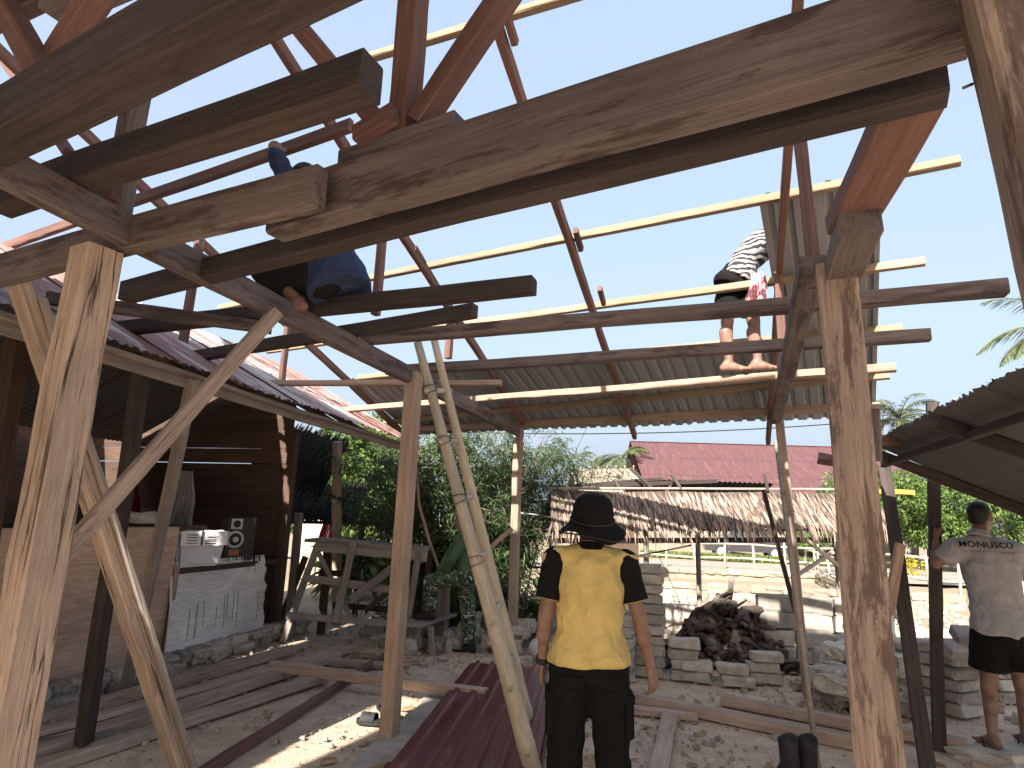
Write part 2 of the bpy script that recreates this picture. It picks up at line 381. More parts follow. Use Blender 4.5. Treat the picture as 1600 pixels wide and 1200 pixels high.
# ------------------------------------------------------------------ ground
def build_ground():
    V = []; F = []
    xs = [-900, -300, -100, -40] + [(-24+i*.6) for i in range(81)] + [40, 100, 300, 900]
    ys = [-900, -200, -40, -12] + [(-6+i*.6) for i in range(74)] + [50, 80, 150, 400, 1500]
    for y in ys:
        for x in xs:
            z = noise.noise(Vector((x*.35, y*.35, 1)))*.03-.012
            if y > 12: z += noise.noise(Vector((x*.15, y*.15, 4)))*.05
            if abs(x) > 30 or y > 45 or y < -6: z = -.02
            V.append((x, y, min(z, 0.004) if y < 9 else z))
    n = len(xs)
    for j in range(len(ys)-1):
        for i in range(n-1): F.append((j*n+i, j*n+i+1, (j+1)*n+i+1, (j+1)*n+i))
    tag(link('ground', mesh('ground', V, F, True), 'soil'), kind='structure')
build_ground()

# ------------------------------------------------------------------ the timber frame of the new house
HF = thing('timber_house_frame', ST(-1.5, 4, 0), 'unfinished house frame of rough sawn posts, beams and red rafters around the yellow-shirted man', 'house frame')
ZT = 2.67
P1 = G(155, 385, 2.6); P1.z = 0
P4 = G(1308, 420, 2.6); P4.z = 0
P2 = ST(-3.6, 7.0); P3 = ST(-.5, 6.95); P5 = ST(-2.97, 3.9)
timber('post', P1, P1+Z*2.578, .14, .14, 'wood_post', HF, -YD, label='thick cracked post at the left of the frame', wob=.006, bev=.008)
timber('post', P4, P4+Z*2.61, .145, .13, 'wood_stained', HF, -YD, label='thick post with dark bark stains right of the man', wob=.006, bev=.008)
timber('post', P5, P5+Z*2.70, .115, .10, 'wood_new', HF, -YD, wob=.003)
timber('post', P2, P2+Z*2.72, .10, .09, 'wood_new', HF, -YD, wob=.005)
timber('post', P3-XD*.0+TD*.1+XD*.12, P3+Z*2.74, .085, .085, 'wood_new', HF, -YD, wob=.005)
p0a, p0b = D(1592, 40, 1.02), D(1690, 460, 1.02)
d0 = (p0b-p0a)/(p0b.z-p0a.z)
timber('post', p0b+d0*(0-p0b.z), p0b+d0*(2.95-p0b.z), .15, .14, 'wood_stained', HF, -YD, label='weathered post at the right edge', wob=.006, bev=.01)
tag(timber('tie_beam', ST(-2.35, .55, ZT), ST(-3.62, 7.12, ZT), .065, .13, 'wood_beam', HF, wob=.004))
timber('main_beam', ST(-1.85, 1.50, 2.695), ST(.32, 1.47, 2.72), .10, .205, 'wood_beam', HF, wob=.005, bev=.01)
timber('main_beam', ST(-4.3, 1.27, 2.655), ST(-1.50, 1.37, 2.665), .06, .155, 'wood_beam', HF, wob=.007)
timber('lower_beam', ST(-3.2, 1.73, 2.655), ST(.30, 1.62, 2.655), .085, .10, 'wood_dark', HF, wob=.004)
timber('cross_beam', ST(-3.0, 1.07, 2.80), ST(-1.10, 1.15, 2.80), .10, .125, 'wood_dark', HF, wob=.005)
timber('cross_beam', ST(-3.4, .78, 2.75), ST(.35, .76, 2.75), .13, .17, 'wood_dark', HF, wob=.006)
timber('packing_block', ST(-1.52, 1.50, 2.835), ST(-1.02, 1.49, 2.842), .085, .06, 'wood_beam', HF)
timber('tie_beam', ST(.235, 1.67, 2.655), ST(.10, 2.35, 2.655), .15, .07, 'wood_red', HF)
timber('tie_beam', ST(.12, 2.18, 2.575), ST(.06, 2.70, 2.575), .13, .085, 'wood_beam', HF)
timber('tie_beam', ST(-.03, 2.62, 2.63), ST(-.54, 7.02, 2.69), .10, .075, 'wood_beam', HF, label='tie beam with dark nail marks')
timber('wall_plate', ST(-5.5, 7.08, 2.775), ST(.42, 6.98, 2.785), .06, .085, 'wood_new', HF)
timber('metal_strap', G(1275, 430, 2.6)-YD*.04, G(1280, 522, 2.38)-YD*.0, .02, .012, 'wood_grey', HF, -YD)
# knee brace, long prop
timber('knee_brace', G(432, 488, 2.6)-TD*.0, P1+Vector((0, 0, 1.33))+YD*.105-XD*.13, .06, .065, 'wood_post', HF)
# king posts and V braces on the main beam
kb = ST(-1.27, 1.50, 2.868)
timber('king_post', kb, kb+Z*1.95, .085, .085, 'wood_red', HF, -YD)
timber('block', ST(-1.42, 1.44, 2.88), ST(-1.25, 1.43, 2.91), .05, .07, 'wood_red', HF)
q1, q2 = TP(655, 195, 1.5), TP(785, 0, 1.5); timber('brace', q1, ext(q1, q2, 0, .35)[1], .07, .085, 'wood_red', HF, -YD)
q1, q2 = TP(603, 205, 1.53), TP(470, 45, 1.53); timber('brace', q1, ext(q1, q2, 0, .6)[1], .07, .085, 'wood_red', HF, -YD)
u1 = ST(-2.66, 1.34, 2.80); timber('king_post', u1, u1+Z*1.9, .085, .085, 'wood_beam', HF, -YD)
box('block', ST(-2.62, 1.27, 2.80), (.13, .05, .17), 'wood_red', HF, rz=-rad(28))
q1, q2 = TP(73, 130, .80), TP(-10, -20, .80); timber('brace', q1, ext(q1, q2, .1, .5)[1], .07, .08, 'wood_red', HF, -YD)
q1, q2 = TP(68, 125, .86), TP(150, 0, .86); timber('brace', q1, ext(q1, q2, .1, .4)[1], .07, .08, 'wood_red', HF, -YD)
q1, q2 = TP(0, 85, 1.9), TP(108, 240, 1.9); timber('brace', ext(q1, q2, .5, 0)[0], q2, .06, .07, 'wood_red', HF, -YD)
q1, q2 = TP(-40, 60, 1.35), TP(95, -5, 1.35); timber('collar_tie', q1, q2, .05, .06, 'wood_red', HF)
q1, q2 = TP(-10, 392, 2.45), TP(548, 196, 2.45); timber('rail', q1, q2, .045, .085, 'wood_red', HF, label='reddish rail gripped by the man in navy')
# ridge
timber('ridge_beam', ST(-4.9, 1.5, 4.80), ST(.9, 1.5, 4.80), .06, .14, 'wood_beam', HF)
# rafters (front slope), purlins
RAF = [((650, 697), (130, 205)), ((818, 660), (430, 60)), ((992, 682), (770, 20)), ((1200, 690), (1240, 100))]
for a, b in RAF:
    p, q = RP(*a, -.09), RP(*b, -.09)
    timber('rafter', p, at_t(p, q, 1.52), .05, .085, 'wood_red', HF)
PUR = [((470, 122), (1200, -98), 2.65), ((343, 481), (1500, 250), 4.3), ((418, 548), (1445, 408), 5.1), ((560, 590), (1410, 512), 5.8), ((600, 660), (1390, 586), 6.5)]
for a, b, T in PUR:
    p, q = RP(*a), RP(*b)
    timber('purlin', p, q, .045, .07, 'wood_pale', HF, Vector((0, 0, 1)) + YD*.36, wob=.004)
for (x, y) in ((797, 40), (903, 375), (940, 462), (655, 400)):      # cleats nailed beside the rafters under each purlin
    p = RP(x, y, -.06); timber('cleat', p-TD*.10+Z*.036, p+TD*.10-Z*.036, .04, .06, 'wood_red', HF)
# red struts from the ties up to the rafters
def strut(x, y, T, s=.05):
    p = TP(x, y, T); zt = RZ0+(RT0-T)*RK-.1
    timber('strut', p, Vector((p.x, p.y, zt)), s, s*1.1, 'wood_red', HF, -YD)
strut(587, 492, 3.3, .055); strut(283, 560, 3.2, .06); strut(438, 616, 4.6, .055); strut(701, 560, 4.9, .06); strut(1222, 535, 4.9, .06)
q = G(1272, 425, 2.70); timber('strut', q, TP(1243, 175, 3.15), .06, .06, 'wood_red', HF, -YD)
# new roofing sheets on the lower part of the front slope
down = (YD*math.cos(rad(20)) - Z*math.sin(rad(20)))
skew = XD*-.13
dsl = (down+skew).normalized()
new_me = [sheet_mesh(.84, 1.55, .14, .022, 'rib', nseg=4) for _ in range(3)]
def roof_pt(s, t, dz=.045): return ST(s-.13*(t-7.0), t, RZ0+(RT0-t)*RK+dz)
for i in range(7):
    t0 = 5.95+random.uniform(-.02, .02)
    sheet('roof_sheet', roof_pt(-5.74+i*.815, t0, .047+.004*(i % 2)), XD, dsl, .84, 1.55, .14, .022, 'sheet_under', HF, 'rib', me=new_me[i % 3])
sheet('roof_sheet', roof_pt(-.71, 4.33, .062), XD, dsl, .762, 3.25, .127, .022, 'sheet_under', HF, 'rib', nseg=5)
# the finished slope behind the ridge (over and behind the camera)
bme = sheet_mesh(.84, 4.75, .14, .022, 'rib', nseg=5)
for i in range(8):
    if i == 2:                                   # half bay cut short, a gap added so a sun strip reaches the ground
        sheet('roof_sheet', ST(-5.0+i*.8, 1.55, 4.923), XD, (-YD*math.cos(rad(20))-Z*math.sin(rad(20))), .42, 4.75, .14, .022, 'sheet_under', HF, 'rib', nseg=5)
        sheet('roof_sheet', ST(-5.0+i*.8+.42, 1.55, 4.926), XD, (-YD*math.cos(rad(20))-Z*math.sin(rad(20))), .42, 2.9, .14, .022, 'sheet_under', HF, 'rib', nseg=5)
        continue
    sheet('roof_sheet', ST(-5.0+i*.8, 1.55, 4.92+.003*(i % 2)), XD, (-YD*math.cos(rad(20))-Z*math.sin(rad(20))), .84, 4.75, .14, .022, 'sheet_under', HF, 'rib', me=bme)
# second pair of posts behind carries that slope
for s in (-4.6, 1.2):
    p = ST(s, -2.8); timber('post', p, p+Z*3.2, .12, .12, 'wood_post', HF, -YD)
timber('wall_plate', ST(-4.9, -2.8, 3.22), ST(1.5, -2.8, 3.22), .07, .09, 'wood_beam', HF)
# loose boards (not nailed) laid on the ties to stand on
def plank(a, b, z, w_, h_, mat, label, **kw):
    p, q = G(*a, z), G(*b, z)
    return timber('scaffold_plank', p, q, w_, h_, mat, None, label=label, cat='plank', group='loose boards laid across the tie beams', **kw)
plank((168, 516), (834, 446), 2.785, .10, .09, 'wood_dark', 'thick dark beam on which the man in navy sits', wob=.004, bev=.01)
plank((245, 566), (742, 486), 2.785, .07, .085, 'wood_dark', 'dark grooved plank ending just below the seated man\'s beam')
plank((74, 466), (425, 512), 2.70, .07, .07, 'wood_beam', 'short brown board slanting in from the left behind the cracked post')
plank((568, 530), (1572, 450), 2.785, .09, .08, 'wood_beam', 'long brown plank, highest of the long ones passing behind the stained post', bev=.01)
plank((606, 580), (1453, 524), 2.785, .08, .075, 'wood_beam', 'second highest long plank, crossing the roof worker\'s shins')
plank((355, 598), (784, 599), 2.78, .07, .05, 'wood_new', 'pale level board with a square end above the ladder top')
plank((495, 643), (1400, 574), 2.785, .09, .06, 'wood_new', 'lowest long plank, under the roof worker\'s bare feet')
timber('scaffold_plank', TP(86, 18, 1.0), TP(260, -60, 1.0), .12, .06, 'wood_grey', None, label='weathered plank end at the top left corner', cat='plank')

# ------------------------------------------------------------------ old wooden house on the left
E0 = G(170, 545, 2.5); E1 = G(590, 680, 2.5)
ED = (E1-E0); ED.z = 0; ED.normalize(); EN = Vector((-ED.y, ED.x, 0))
OH = thing('wooden_house', E0+EN*1.5+Vector((0, 0, -2.5)), 'old open-fronted wooden house with a rusty tin roof on the left', 'house')
sl28 = rad(28); updir = EN*math.cos(sl28)+Z*math.sin(sl28)
rme = [sheet_mesh(.80, 2.35, .076, .009, 'wave', nseg=5, chew=.02) for _ in range(3)]
Ltot = (E1-E0).length
k = -6.1; i = 0
while k < Ltot+.55:
    org = E0+ED*k-EN*.12+Z*(.02+.006*(i % 2)) - updir*.0
    # local x runs along the eave, y up the slope
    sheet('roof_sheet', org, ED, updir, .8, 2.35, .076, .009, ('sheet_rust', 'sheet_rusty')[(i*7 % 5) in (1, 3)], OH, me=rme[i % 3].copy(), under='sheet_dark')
    k += .725; i += 1
ridge0 = E0+ED*-6.1+updir*2.3
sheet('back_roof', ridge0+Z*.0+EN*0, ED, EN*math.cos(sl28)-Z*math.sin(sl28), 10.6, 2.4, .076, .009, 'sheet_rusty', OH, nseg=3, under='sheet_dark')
timber('fascia', E0-ED*6.1-Z*.05, E1+ED*.7-Z*.05, .03, .10, 'wood_grey', OH, wob=.006)
timber('fascia', E0-ED*6.1-Z*.02-EN*.05, E1+ED*.7-Z*.02-EN*.05, .05, .035, 'wood_grey', OH, wob=.006)
for k in np.arange(-5.8, Ltot+.8, .75):                    # battens / rafters under the old roof
    a = E0+ED*k-Z*.06+EN*.03; timber('rafter', a, a+updir*2.25-Z*.03, .05, .07, 'wood_wall', OH)
C0 = G(428, 978, .12); C0.z = 0
def Wp(k, z=0, n=0): return C0-ED*k+EN*n+Z*z
timber('corner_post', Wp(0, .1), Wp(0, 2.62), .12, .11, 'wood_wall', OH, -EN)
timber('corner_post', Wp(-.35, 0, .0), Wp(-.33, 1.55), .09, .09, 'wood_grey', OH, -EN)
# end wall of boards
z = .15; i = 0
while z < 3.3:
    gap = .004
    if abs(z-2.1) < .12: gap = .010
    timber('wall_board', Wp(0, z+.1)+EN*.03, Wp(0, z+.1)+EN*3.2-ED*.05, .022, .2 if gap > .005 or abs(z-2.1) < .3 else .212, 'wood_wall', OH, Z, wob=.0012, bev=.003)
    z += .2+gap; i += 1
for i in range(14):                                     # back wall boards, near end wall
    timber('wall_board', Wp(-.05, .25+i*.203, 3.2), Wp(9.5, .25+i*.203, 3.2), .022, .215, 'wood_wall', OH, Z, wob=.001, bev=.002)
for i in range(14):
    timber('wall_board', Wp(9.0, .25+i*.203, 0), Wp(9.0, .25+i*.203, 3.2), .022, .215, 'wood_wall', OH, Z, wob=.001, bev=.002)
box('house_floor', Wp(4.5, .0, 1.6), (9.3, 3.3, .16), 'concrete', OH, rz=math.atan2(ED.y, ED.x))
fr = math.atan2(ED.y, ED.x)
for k0, k1 in ((1.95, 4.35), (4.36, 6.76), (6.77, 9.0)):
    L = k1-k0; o = box('plywood_panel', Wp((k0+k1)/2, .155, -.02), (L, .012, 1.22), 'plywood', OH, rz=fr, bev=.001)
timber('panel_stud', Wp(1.93, .15, -.045), Wp(1.93, 1.0, -.045), .05, .03, 'wood_new', OH, -EN)
timber('panel_rail', Wp(1.5, 1.36, .03), Wp(8.9, 1.36, .03), .05, .05, 'wood_wall', OH)
# front posts, charred prop
timber('charred_post', G(131, 1160, .09), G(223, 566, 2.50), .095, .085, 'wood_char', OH, -EN, wob=.008, bev=.012, label='charred black post under the eave')
timber('front_post', G(195, 1085, 0), G(303, 590, 2.48), .07, .075, 'wood_grey', OH, -EN)
timber('front_post', D(-70, 1120, 4.3), D(32, 515, 4.3), .12, .11, 'wood_wall', OH, -EN)
# dry-laid stone footing
FT = OH
random.seed(5)
stone_me = [rock_mesh(1, 1, 1, i, 2, .35, .6) for i in range(8)]
core = box('footing_core', Wp(4.2, -.05, .02), (9.6, .34, .185), 'concrete', OH, rz=fr, bev=.02)
def stone(parent, name, p, sx, sy, sz, mat='stone', rz=None):
    me = stone_me[random.randrange(8)]
    key = 'rk_%s_%d' % (mat, stone_me.index(me)); m2 = bpy.data.meshes.get(key)
    if m2 is None: m2 = me.copy(); m2.name = key; m2.materials.clear(); m2.materials.append(MATS[mat])
    mw = Matrix.Translation(p) @ Matrix.Rotation(random.uniform(0, 6.28) if rz is None else rz, 4, 'Z') @ Matrix.Rotation(random.uniform(-.25, .25), 4, 'X') @ Matrix.Diagonal((sx, sy, sz, 1))
    return link(name, m2, None, parent, mw)
k = -.35
while k < 6.5:
    wd = random.uniform(.14, .32)
    for zz in (.05, .13):
        if random.random() < .93: stone(OH, 'footing_stone', Wp(k+random.uniform(-.05, .05), zz, -.17+random.uniform(-.03, .04)), wd*1.0, .16, random.uniform(.09, .13), 'stone', fr+random.uniform(-.2, .2))
    k += wd*.95
# torn white board leaning at the footing
def white_board():
    V = []; F = []; nx, nz = 150, 24; W_, H_ = 1.62, .86
    for j in range(nz+1):
        for i in range(nx+1):
            x = W_*i/nx; zz = H_*j/nz
            curl = .05*max(0, (x/W_-.75)/.25)**2*(zz/H_)+.03*math.sin(zz*2.2)
            V.append((x+.04*math.sin(zz*3.1), -curl, zz+.05*x/W_*0))
    random.seed(9)
    cut = [random.choice((0, 0, 0, 1, 1, 2, 3, 5)) if i > 105 else random.choice((0, 0, 0, 0, 1)) for i in range(nx)]
    slit = {random.randrange(20, 140): (random.randrange(2, 7), random.randrange(5, 12)) for _ in range(11)}
    for j in range(nz):
        rc = int(6+5*noise.noise(Vector((j*.35, 3, 1)))) if j > 3 else 2
        for i in range(nx):
            if j >= nz-cut[i] or i >= nx-rc: continue
            if i in slit and slit[i][0] <= j < slit[i][0]+slit[i][1]: continue
            a = j*(nx+1)+i; F.append((a, a+1, a+nx+2, a+nx+1))
    n0 = len(V); V += [(x, y+.004, z) for x, y, z in V]; F += [tuple(reversed([q+n0 for q in f])) for f in F]
    p = Wp(2.02, .17, -.12); x = ED; zv = (Z*.985+EN*.17).normalized(); y = zv.cross(x)
    m = Matrix((x, y, zv)).transposed().to_4x4(); m.translation = p
    tag(link('white_board', mesh('white_board', V, F), 'white_board', None, m), 'torn white board with split edges leaning on the stone footing', 'board')
white_board()
# things on the floor / ledge inside the house
def speaker():
    p = Wp(.78, .98, .14); t = thing('loudspeaker', p, 'black loudspeaker with a pale round cone beside the corner post', 'loudspeaker')
    R = Matrix.Rotation(fr-rad(36), 4, 'Z')
    def at(x, y, z): return p+(R @ Vector((x, y, z)))
    box('cabinet', p, (.34, .26, .50), 'black_plastic', t, rot=R, bev=.008)
    def disc(name, x, z, r, mat, d, y0=-.132, par=t):
        V = []; F = []; n = 24
        for i in range(n): a = 2*math.pi*i/n; V.append((r*math.cos(a), 0, r*math.sin(a)))
        for i in range(n): a = 2*math.pi*i/n; V.append((r*.72*math.cos(a), -d, r*.72*math.sin(a)))
        V.append((0, -d*.4, 0))
        for i in range(n): F += [(i, (i+1) % n, n+(i+1) % n, n+i), (n+i, n+(i+1) % n, 2*n)]
        return link(name, mesh(name, V, F), mat, par, Matrix.Translation(at(x, y0, z)) @ R)
    w_ = disc('woofer', -.06, .24, .10, 'silver', .012); disc('cone', -.06, .24, .072, 'black_plastic', .006, -.146, w_); disc('dust_cap', -.06, .24, .034, 'silver', .01, -.153, w_)
    box('tweeter_plate', at(-.06, -.138, .36), (.13, .012, .12), 'silver', t, rot=R); disc('tweeter', -.06, .42, .042, 'black_plastic', .008, -.146)
    box('name_plate', at(-.06, -.136, .055), (.12, .008, .07), 'terracotta', t, rot=R)
speaker()
box('shelf', Wp(.95, .90, .22), (2.0, .5, .06), 'wood_wall', OH, rz=fr); 
for k in (.15, 1.7): timber('shelf_leg', Wp(k, .15, .2), Wp(k, .9, .2), .06, .06, 'wood_wall', OH, -EN)
def container():
    p = Wp(1.55, .965, .08); R = Matrix.Rotation(fr-rad(30), 4, 'Z')
    t = thing('storage_tub', p, 'pale grey plastic tub with white paper folded over its lid', 'tub')
    bm = bmesh.new(); bmesh.ops.create_cube(bm, size=1)
    for v in bm.verts:
        k = 1.12 if v.co.z > 0 else .95; v.co = Vector((v.co.x*.46*k, v.co.y*.34*k, (v.co.z+.5)*.36))
    bmesh.ops.bevel(bm, geom=bm.edges[:], offset=.03, segments=3, affect='EDGES'); me = bpy.data.meshes.new('tub'); bm.to_mesh(me); bm.free()
    link('tub_body', me, 'white_plastic', t, Matrix.Translation(p) @ R); box('tub_rim', p+Z*.33, (.55, .42, .035), 'white_plastic', t, rot=R, bev=.01)
    pp = thing('paper_sheet', p, 'white printed paper sheet draped over the grey tub', 'paper')
    V = []; F = []; prof = [(-.16, .372), (0, .375), (.16, .372), (.215, .366), (.225, .31), (.232, .22)]
    for i in range(9):
        for (y, z) in prof: V.append((-.24+.48*i/8, -y, z+random.uniform(-.006, .006)))
    n = len(prof)
    for i in range(8):
        for j in range(n-1): F.append((i*n+j, i*n+j+1, (i+1)*n+j+1, (i+1)*n+j))
    link('sheet', mesh('paper', V, F), 'paper', pp, Matrix.Translation(p) @ R)
    for x in (-.13, .06):
        for r in range(4):
            box('print_line', p+(R @ Vector((x, -.236, .24+r*.028))), (.11, .003, .008), 'black_plastic', pp, rot=R, bev=0)
    tube('strap', [p+(R @ Vector((-.03, -.17, .378))), p+(R @ Vector((-.03, -.222, .372))), p+(R @ Vector((-.03, -.24, .22)))], .008, 'rubber', pp, 6)
container()
def hose():
    p = Wp(2.3, 1.39, .28); V = []; F = []; pts = []
    for i in range(120):
        a = i*.33; r = .26+.03*math.sin(i*.7); pts.append(Vector((r*math.cos(a), .8*r*math.sin(a), .02+.10*i/120+.01*math.sin(i))))
    tube_into(V, F, pts, .014, 6)
    tag(link('hose_coil', mesh('hose', V, F, True), 'cloth_pale', None, Matrix.Translation(p)), 'coiled grey hose lying behind the plywood panel', 'hose')
hose()
box('ledge', Wp(3.2, 1.33, .35), (3.4, .55, .05), 'wood_wall', OH, rz=fr)
def crate():
    p = Wp(3.9, 1.385, .30); R = Matrix.Rotation(fr-rad(20), 4, 'Z'); t = thing('plastic_crate', p, 'pink slatted plastic crate inside the dark house', 'crate')
    for (x, y, sx, sy) in ((0, -.17, .48, .012), (0, .17, .48, .012), (-.235, 0, .012, .34), (.235, 0, .012, .34)):
        for r in range(5): box('slat', p+(R @ Vector((x, y, .015+r*.075))), (sx, sy, .05), 'pink_plastic', t, rot=R, bev=.002)
    for sx in (-.235, .235):
        for sy in (-.17, .17): box('corner', p+(R @ Vector((sx, sy, 0))), (.03, .03, .38), 'pink_plastic', t, rot=R)
    for x in (-.12, 0, .12): box('upright', p+(R @ Vector((x, -.171, 0))), (.02, .014, .38), 'pink_plastic', t, rot=R)
    box('base', p, (.47, .33, .012), 'pink_plastic', t, rot=R)
crate()
def hanging(name, p, w_, h_, mat, label, folds=5, rz=0):
    V = []; F = []; nx, nz = 18, 12
    for j in range(nz+1):
        for i in range(nx+1):
            f = i/nx; g = j/nz; k = .45+.55*g
            V.append(((f-.5)*w_*k+.02*math.sin(g*5), .03*math.sin(f*folds*6.28+g*2)*(.4+g)+.02*math.sin(g*9+f*3), -h_*g*(1-.12*math.sin(f*7)**2)))
    for j in range(nz):
        for i in range(nx): a = j*(nx+1)+i; F.append((a, a+1, a+nx+2, a+nx+1))
    n0 = len(V); V += [(x, y+.004, z) for x, y, z in V]; F += [tuple(reversed([q+n0 for q in f])) for f in F]
    return tag(link(name, mesh(name, V, F, True), mat, None, Matrix.Translation(p) @ Matrix.Rotation(rz, 4, 'Z')), label, 'cloth')
hanging('hanging_shirt', Wp(.35, 2.05, 1.35), .40, .8, 'cloth_pale', 'pale patterned shirt hanging on the board wall')
hanging('hanging_towel', Wp(.5, 1.95, 2.1), .5, .8, 'cloth_maroon', 'dark maroon cloth hanging at the back of the house')
hanging('red_curtain', Wp(3.0, 2.2, 2.3), 1.1, 1.0, 'cloth_maroon', 'dark red curtain behind the pink crate')
hanging('blue_tarp', Wp(6.0, 2.35, 1.9), 2.6, 1.6, 'cloth_blue', 'dark blue tarpaulin hanging at the far left inside the house')
# long prop of two boards nailed face to face, leaning from the ground to the old eave
pr = thing('diagonal_prop', G(287, 1225, 0), 'leaning prop of two long boards in front of the plywood', 'prop')
a, b = G(287, 1225, 0), G(28, 436, 2.62)
timber('prop_board', a, b, .06, .115, 'wood_post', pr, XD, wob=.004); off = Vector((.055, .0, .0))
timber('prop_board', a+off+YD*.02, b+off+YD*.02-(b-a)*.03, .025, .10, 'wood_grey', pr, XD, wob=.006)
box('wood_block', G(110, 1172, 0), (.46, .13, .085), 'wood_grey', None, rz=rad(38), jit=.003, label='short grey timber block under the charred post', cat='block')
# ------------------------------------------------------------------ sheds beyond the old house
def shed(name, corners, mat, label, posts, n=3):
    t = thing(name, Vector((corners[0].x, corners[0].y, 0)), label, 'shed')
    a, b, c = corners                                   # a: high corner, b: along the ridge, c: down the slope
    W_ = (b-a).length; L_ = (c-a).length
    for i in range(n):
        sheet('roof_sheet', a+(b-a)*(i/n)+Z*.004*(i % 2), b-a, c-a, W_/n*1.05, L_, .076, .012, mat, t, nseg=5, chew=.10)
    for p, h_ in posts: timber('post', Vector((p.x, p.y, 0)), Vector((p.x, p.y, h_)), .07, .07, 'wood_char', t, -YD)
    timber('roof_pole', a+(c-a)*.96-Z*.05, b+(c-a)*.96-Z*.05, .05, .05, 'wood_char', t); timber('roof_pole', a+(c-a)*.1-Z*.05, b+(c-a)*.1-Z*.05, .05, .05, 'wood_char', t)
    timber('roof_pole', a+(b-a)*.5-Z*.08, a+(b-a)*.5+(c-a)-Z*.08, .05, .05, 'wood_wall', t)
shed('lean_to_shed', (D(425, 752, 10.6), D(572, 757, 10.8), D(436, 812, 9.6)), 'roof_black', 'low dark tin lean-to roof beyond the old house', [(D(565, 830, 9.8), 1.5), (D(470, 800, 10.5), 1.9)])
shed('lean_to_shed', (D(440, 655, 9.5), D(545, 690, 9.6), D(442, 748, 8.95)), 'roof_black', 'near-black sheet added for the dark eave underside behind the old house', [(D(455, 700, 10), 2.4)])  # black sheet put in for the dark underside of the eave corner
cw = thing('cream_house', D(470, 900, 15), 'cream wall with a white pillar glimpsed past the sheds', 'house')
pw = D(486, 900, 15.5); box('wall', Vector((pw.x, pw.y, 0)), (.6, .2, 1.7), 'plaster', cw); pw = D(500, 900, 14.6); box('pillar', Vector((pw.x, pw.y, 0)), (.14, .2, 1.6), 'plaster', cw)
hanging('pink_cloth', D(508, 806, 10.4), .16, .42, 'cloth_pink', 'small bright pink cloth hanging beyond the wooden rack', 2)
hanging('pink_cloth', D(521, 812, 10.6), .16, .42, 'cloth_pink', 'bright pink cloth hanging closest to the rack\'s far post', 2)

# ------------------------------------------------------------------ rough wooden rack (left of the army man)
def rack():
    t = thing('wooden_rack', D(560, 1000, 8.0)*1, 'rough grey wooden rack of crossed boards beside the army man', 'rack'); t.location.z = 0
    def bd(a, b, Y, w_=.10, d_=.03, mat='wood_grey', name='board', Y2=None):
        timber(name, D(*a, Y), D(*b, Y2 or Y), d_, w_, mat, t, Z if abs(a[1]-b[1]) < abs(a[0]-b[0]) else Vector((1, 0, 0)), wob=.004)
    bd((494, 851), (668, 868), 8.0, .16); bd((490, 843), (672, 857), 8.35, .04, .75, name='top_board')
    bd((476, 903), (640, 925), 7.95, .09); bd((448, 962), (640, 977), 7.95, .08)
    bd((497, 850), (442, 1003), 8.05, .08, .05, name='leg'); bd((478, 870), (430, 990), 8.75, .08, .05, name='leg', mat='wood_wall')
    bd((552, 846), (524, 972), 7.90, .09); bd((497, 862), (548, 965), 8.05, .06)
    bd((548, 938), (632, 872), 7.88, .10); bd((655, 860), (632, 1000), 8.0, .08, .05, name='leg')
    bd((570, 955), (645, 890), 8.5, .07, mat='wood_wall'); bd((512, 860), (500, 1003), 8.7, .10, .08, name='leg', mat='wood_wall')
    bd((520, 945), (650, 955), 8.7, .08, mat='wood_wall'); bd((500, 895), (560, 897), 8.7, .08, mat='wood_wall')
    bd((672, 858), (660, 990), 8.7, .08, .06, name='leg', mat='wood_wall')
    timber('seat_rail', D(470, 985, 7.95), D(455, 955, 9.0), .06, .06, 'wood_grey', t)
rack()
rk = [o for o in bpy.data.objects if o.name == 'wooden_rack'][0]
# far small post by the sheds
timber('fence_post', G(507, 985, 0)+Vector((0, .6, 0)), D(527, 690, 8.9), .10, .10, 'wood_new', None, -YD, label='brown post standing between the rack and the eave', cat='post')

# ------------------------------------------------------------------ right-hand canopy, props, posts
CN = thing('tin_canopy', G(1412, 690, 2.28)*1, 'dark corrugated tin canopy at the right, seen from below', 'canopy'); CN.location.z = 0
ca, cb = G(1364, 693, 2.28), G(1600, 580, 2.28); cd = (cb-ca).normalized(); cdown = (XD*math.cos(rad(26))-Z*math.sin(rad(26)))
for i in range(5):
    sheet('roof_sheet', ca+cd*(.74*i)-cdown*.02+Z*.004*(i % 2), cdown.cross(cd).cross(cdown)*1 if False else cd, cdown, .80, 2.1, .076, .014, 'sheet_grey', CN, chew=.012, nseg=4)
timber('canopy_beam', G(1350, 690, 2.24)-XD*.2, G(1350, 690, 2.24)+XD*.25+(cdown*.0), .06, .07, 'wood_wall', CN)
timber('canopy_rafter', ca-cdown*.05-Z*.06-cd*.05, ca+cdown*2.1-Z*.06-cd*.05, .05, .08, 'wood_dark', CN)
timber('canopy_rafter', ca+cd*1.5-Z*.06, ca+cd*1.5+cdown*2.1-Z*.06, .05, .08, 'wood_dark', CN)
timber('canopy_purlin', ca+cdown*.15-Z*.03-cd*.3-Z*.05, ca+cd*3.8+cdown*.15-Z*.08, .05, .05, 'wood_dark', CN)
timber('canopy_purlin', ca+cdown*1.1-Z*.08-cd*.1, ca+cd*3.8+cdown*1.1-Z*.08, .05, .05, 'wood_dark', CN)
timber('canopy_post', G(1452, 1215, 0), G(1383, 735, 2.12), .10, .085, 'wood_dark', CN, -YD, wob=.005, label='dark leaning post in front of the blocks')
timber('side_brace', D(1388, 960, 4.6), D(1408, 850, 4.6), .03, .075, 'wood_new', CN, Vector((1, 0, 0)))
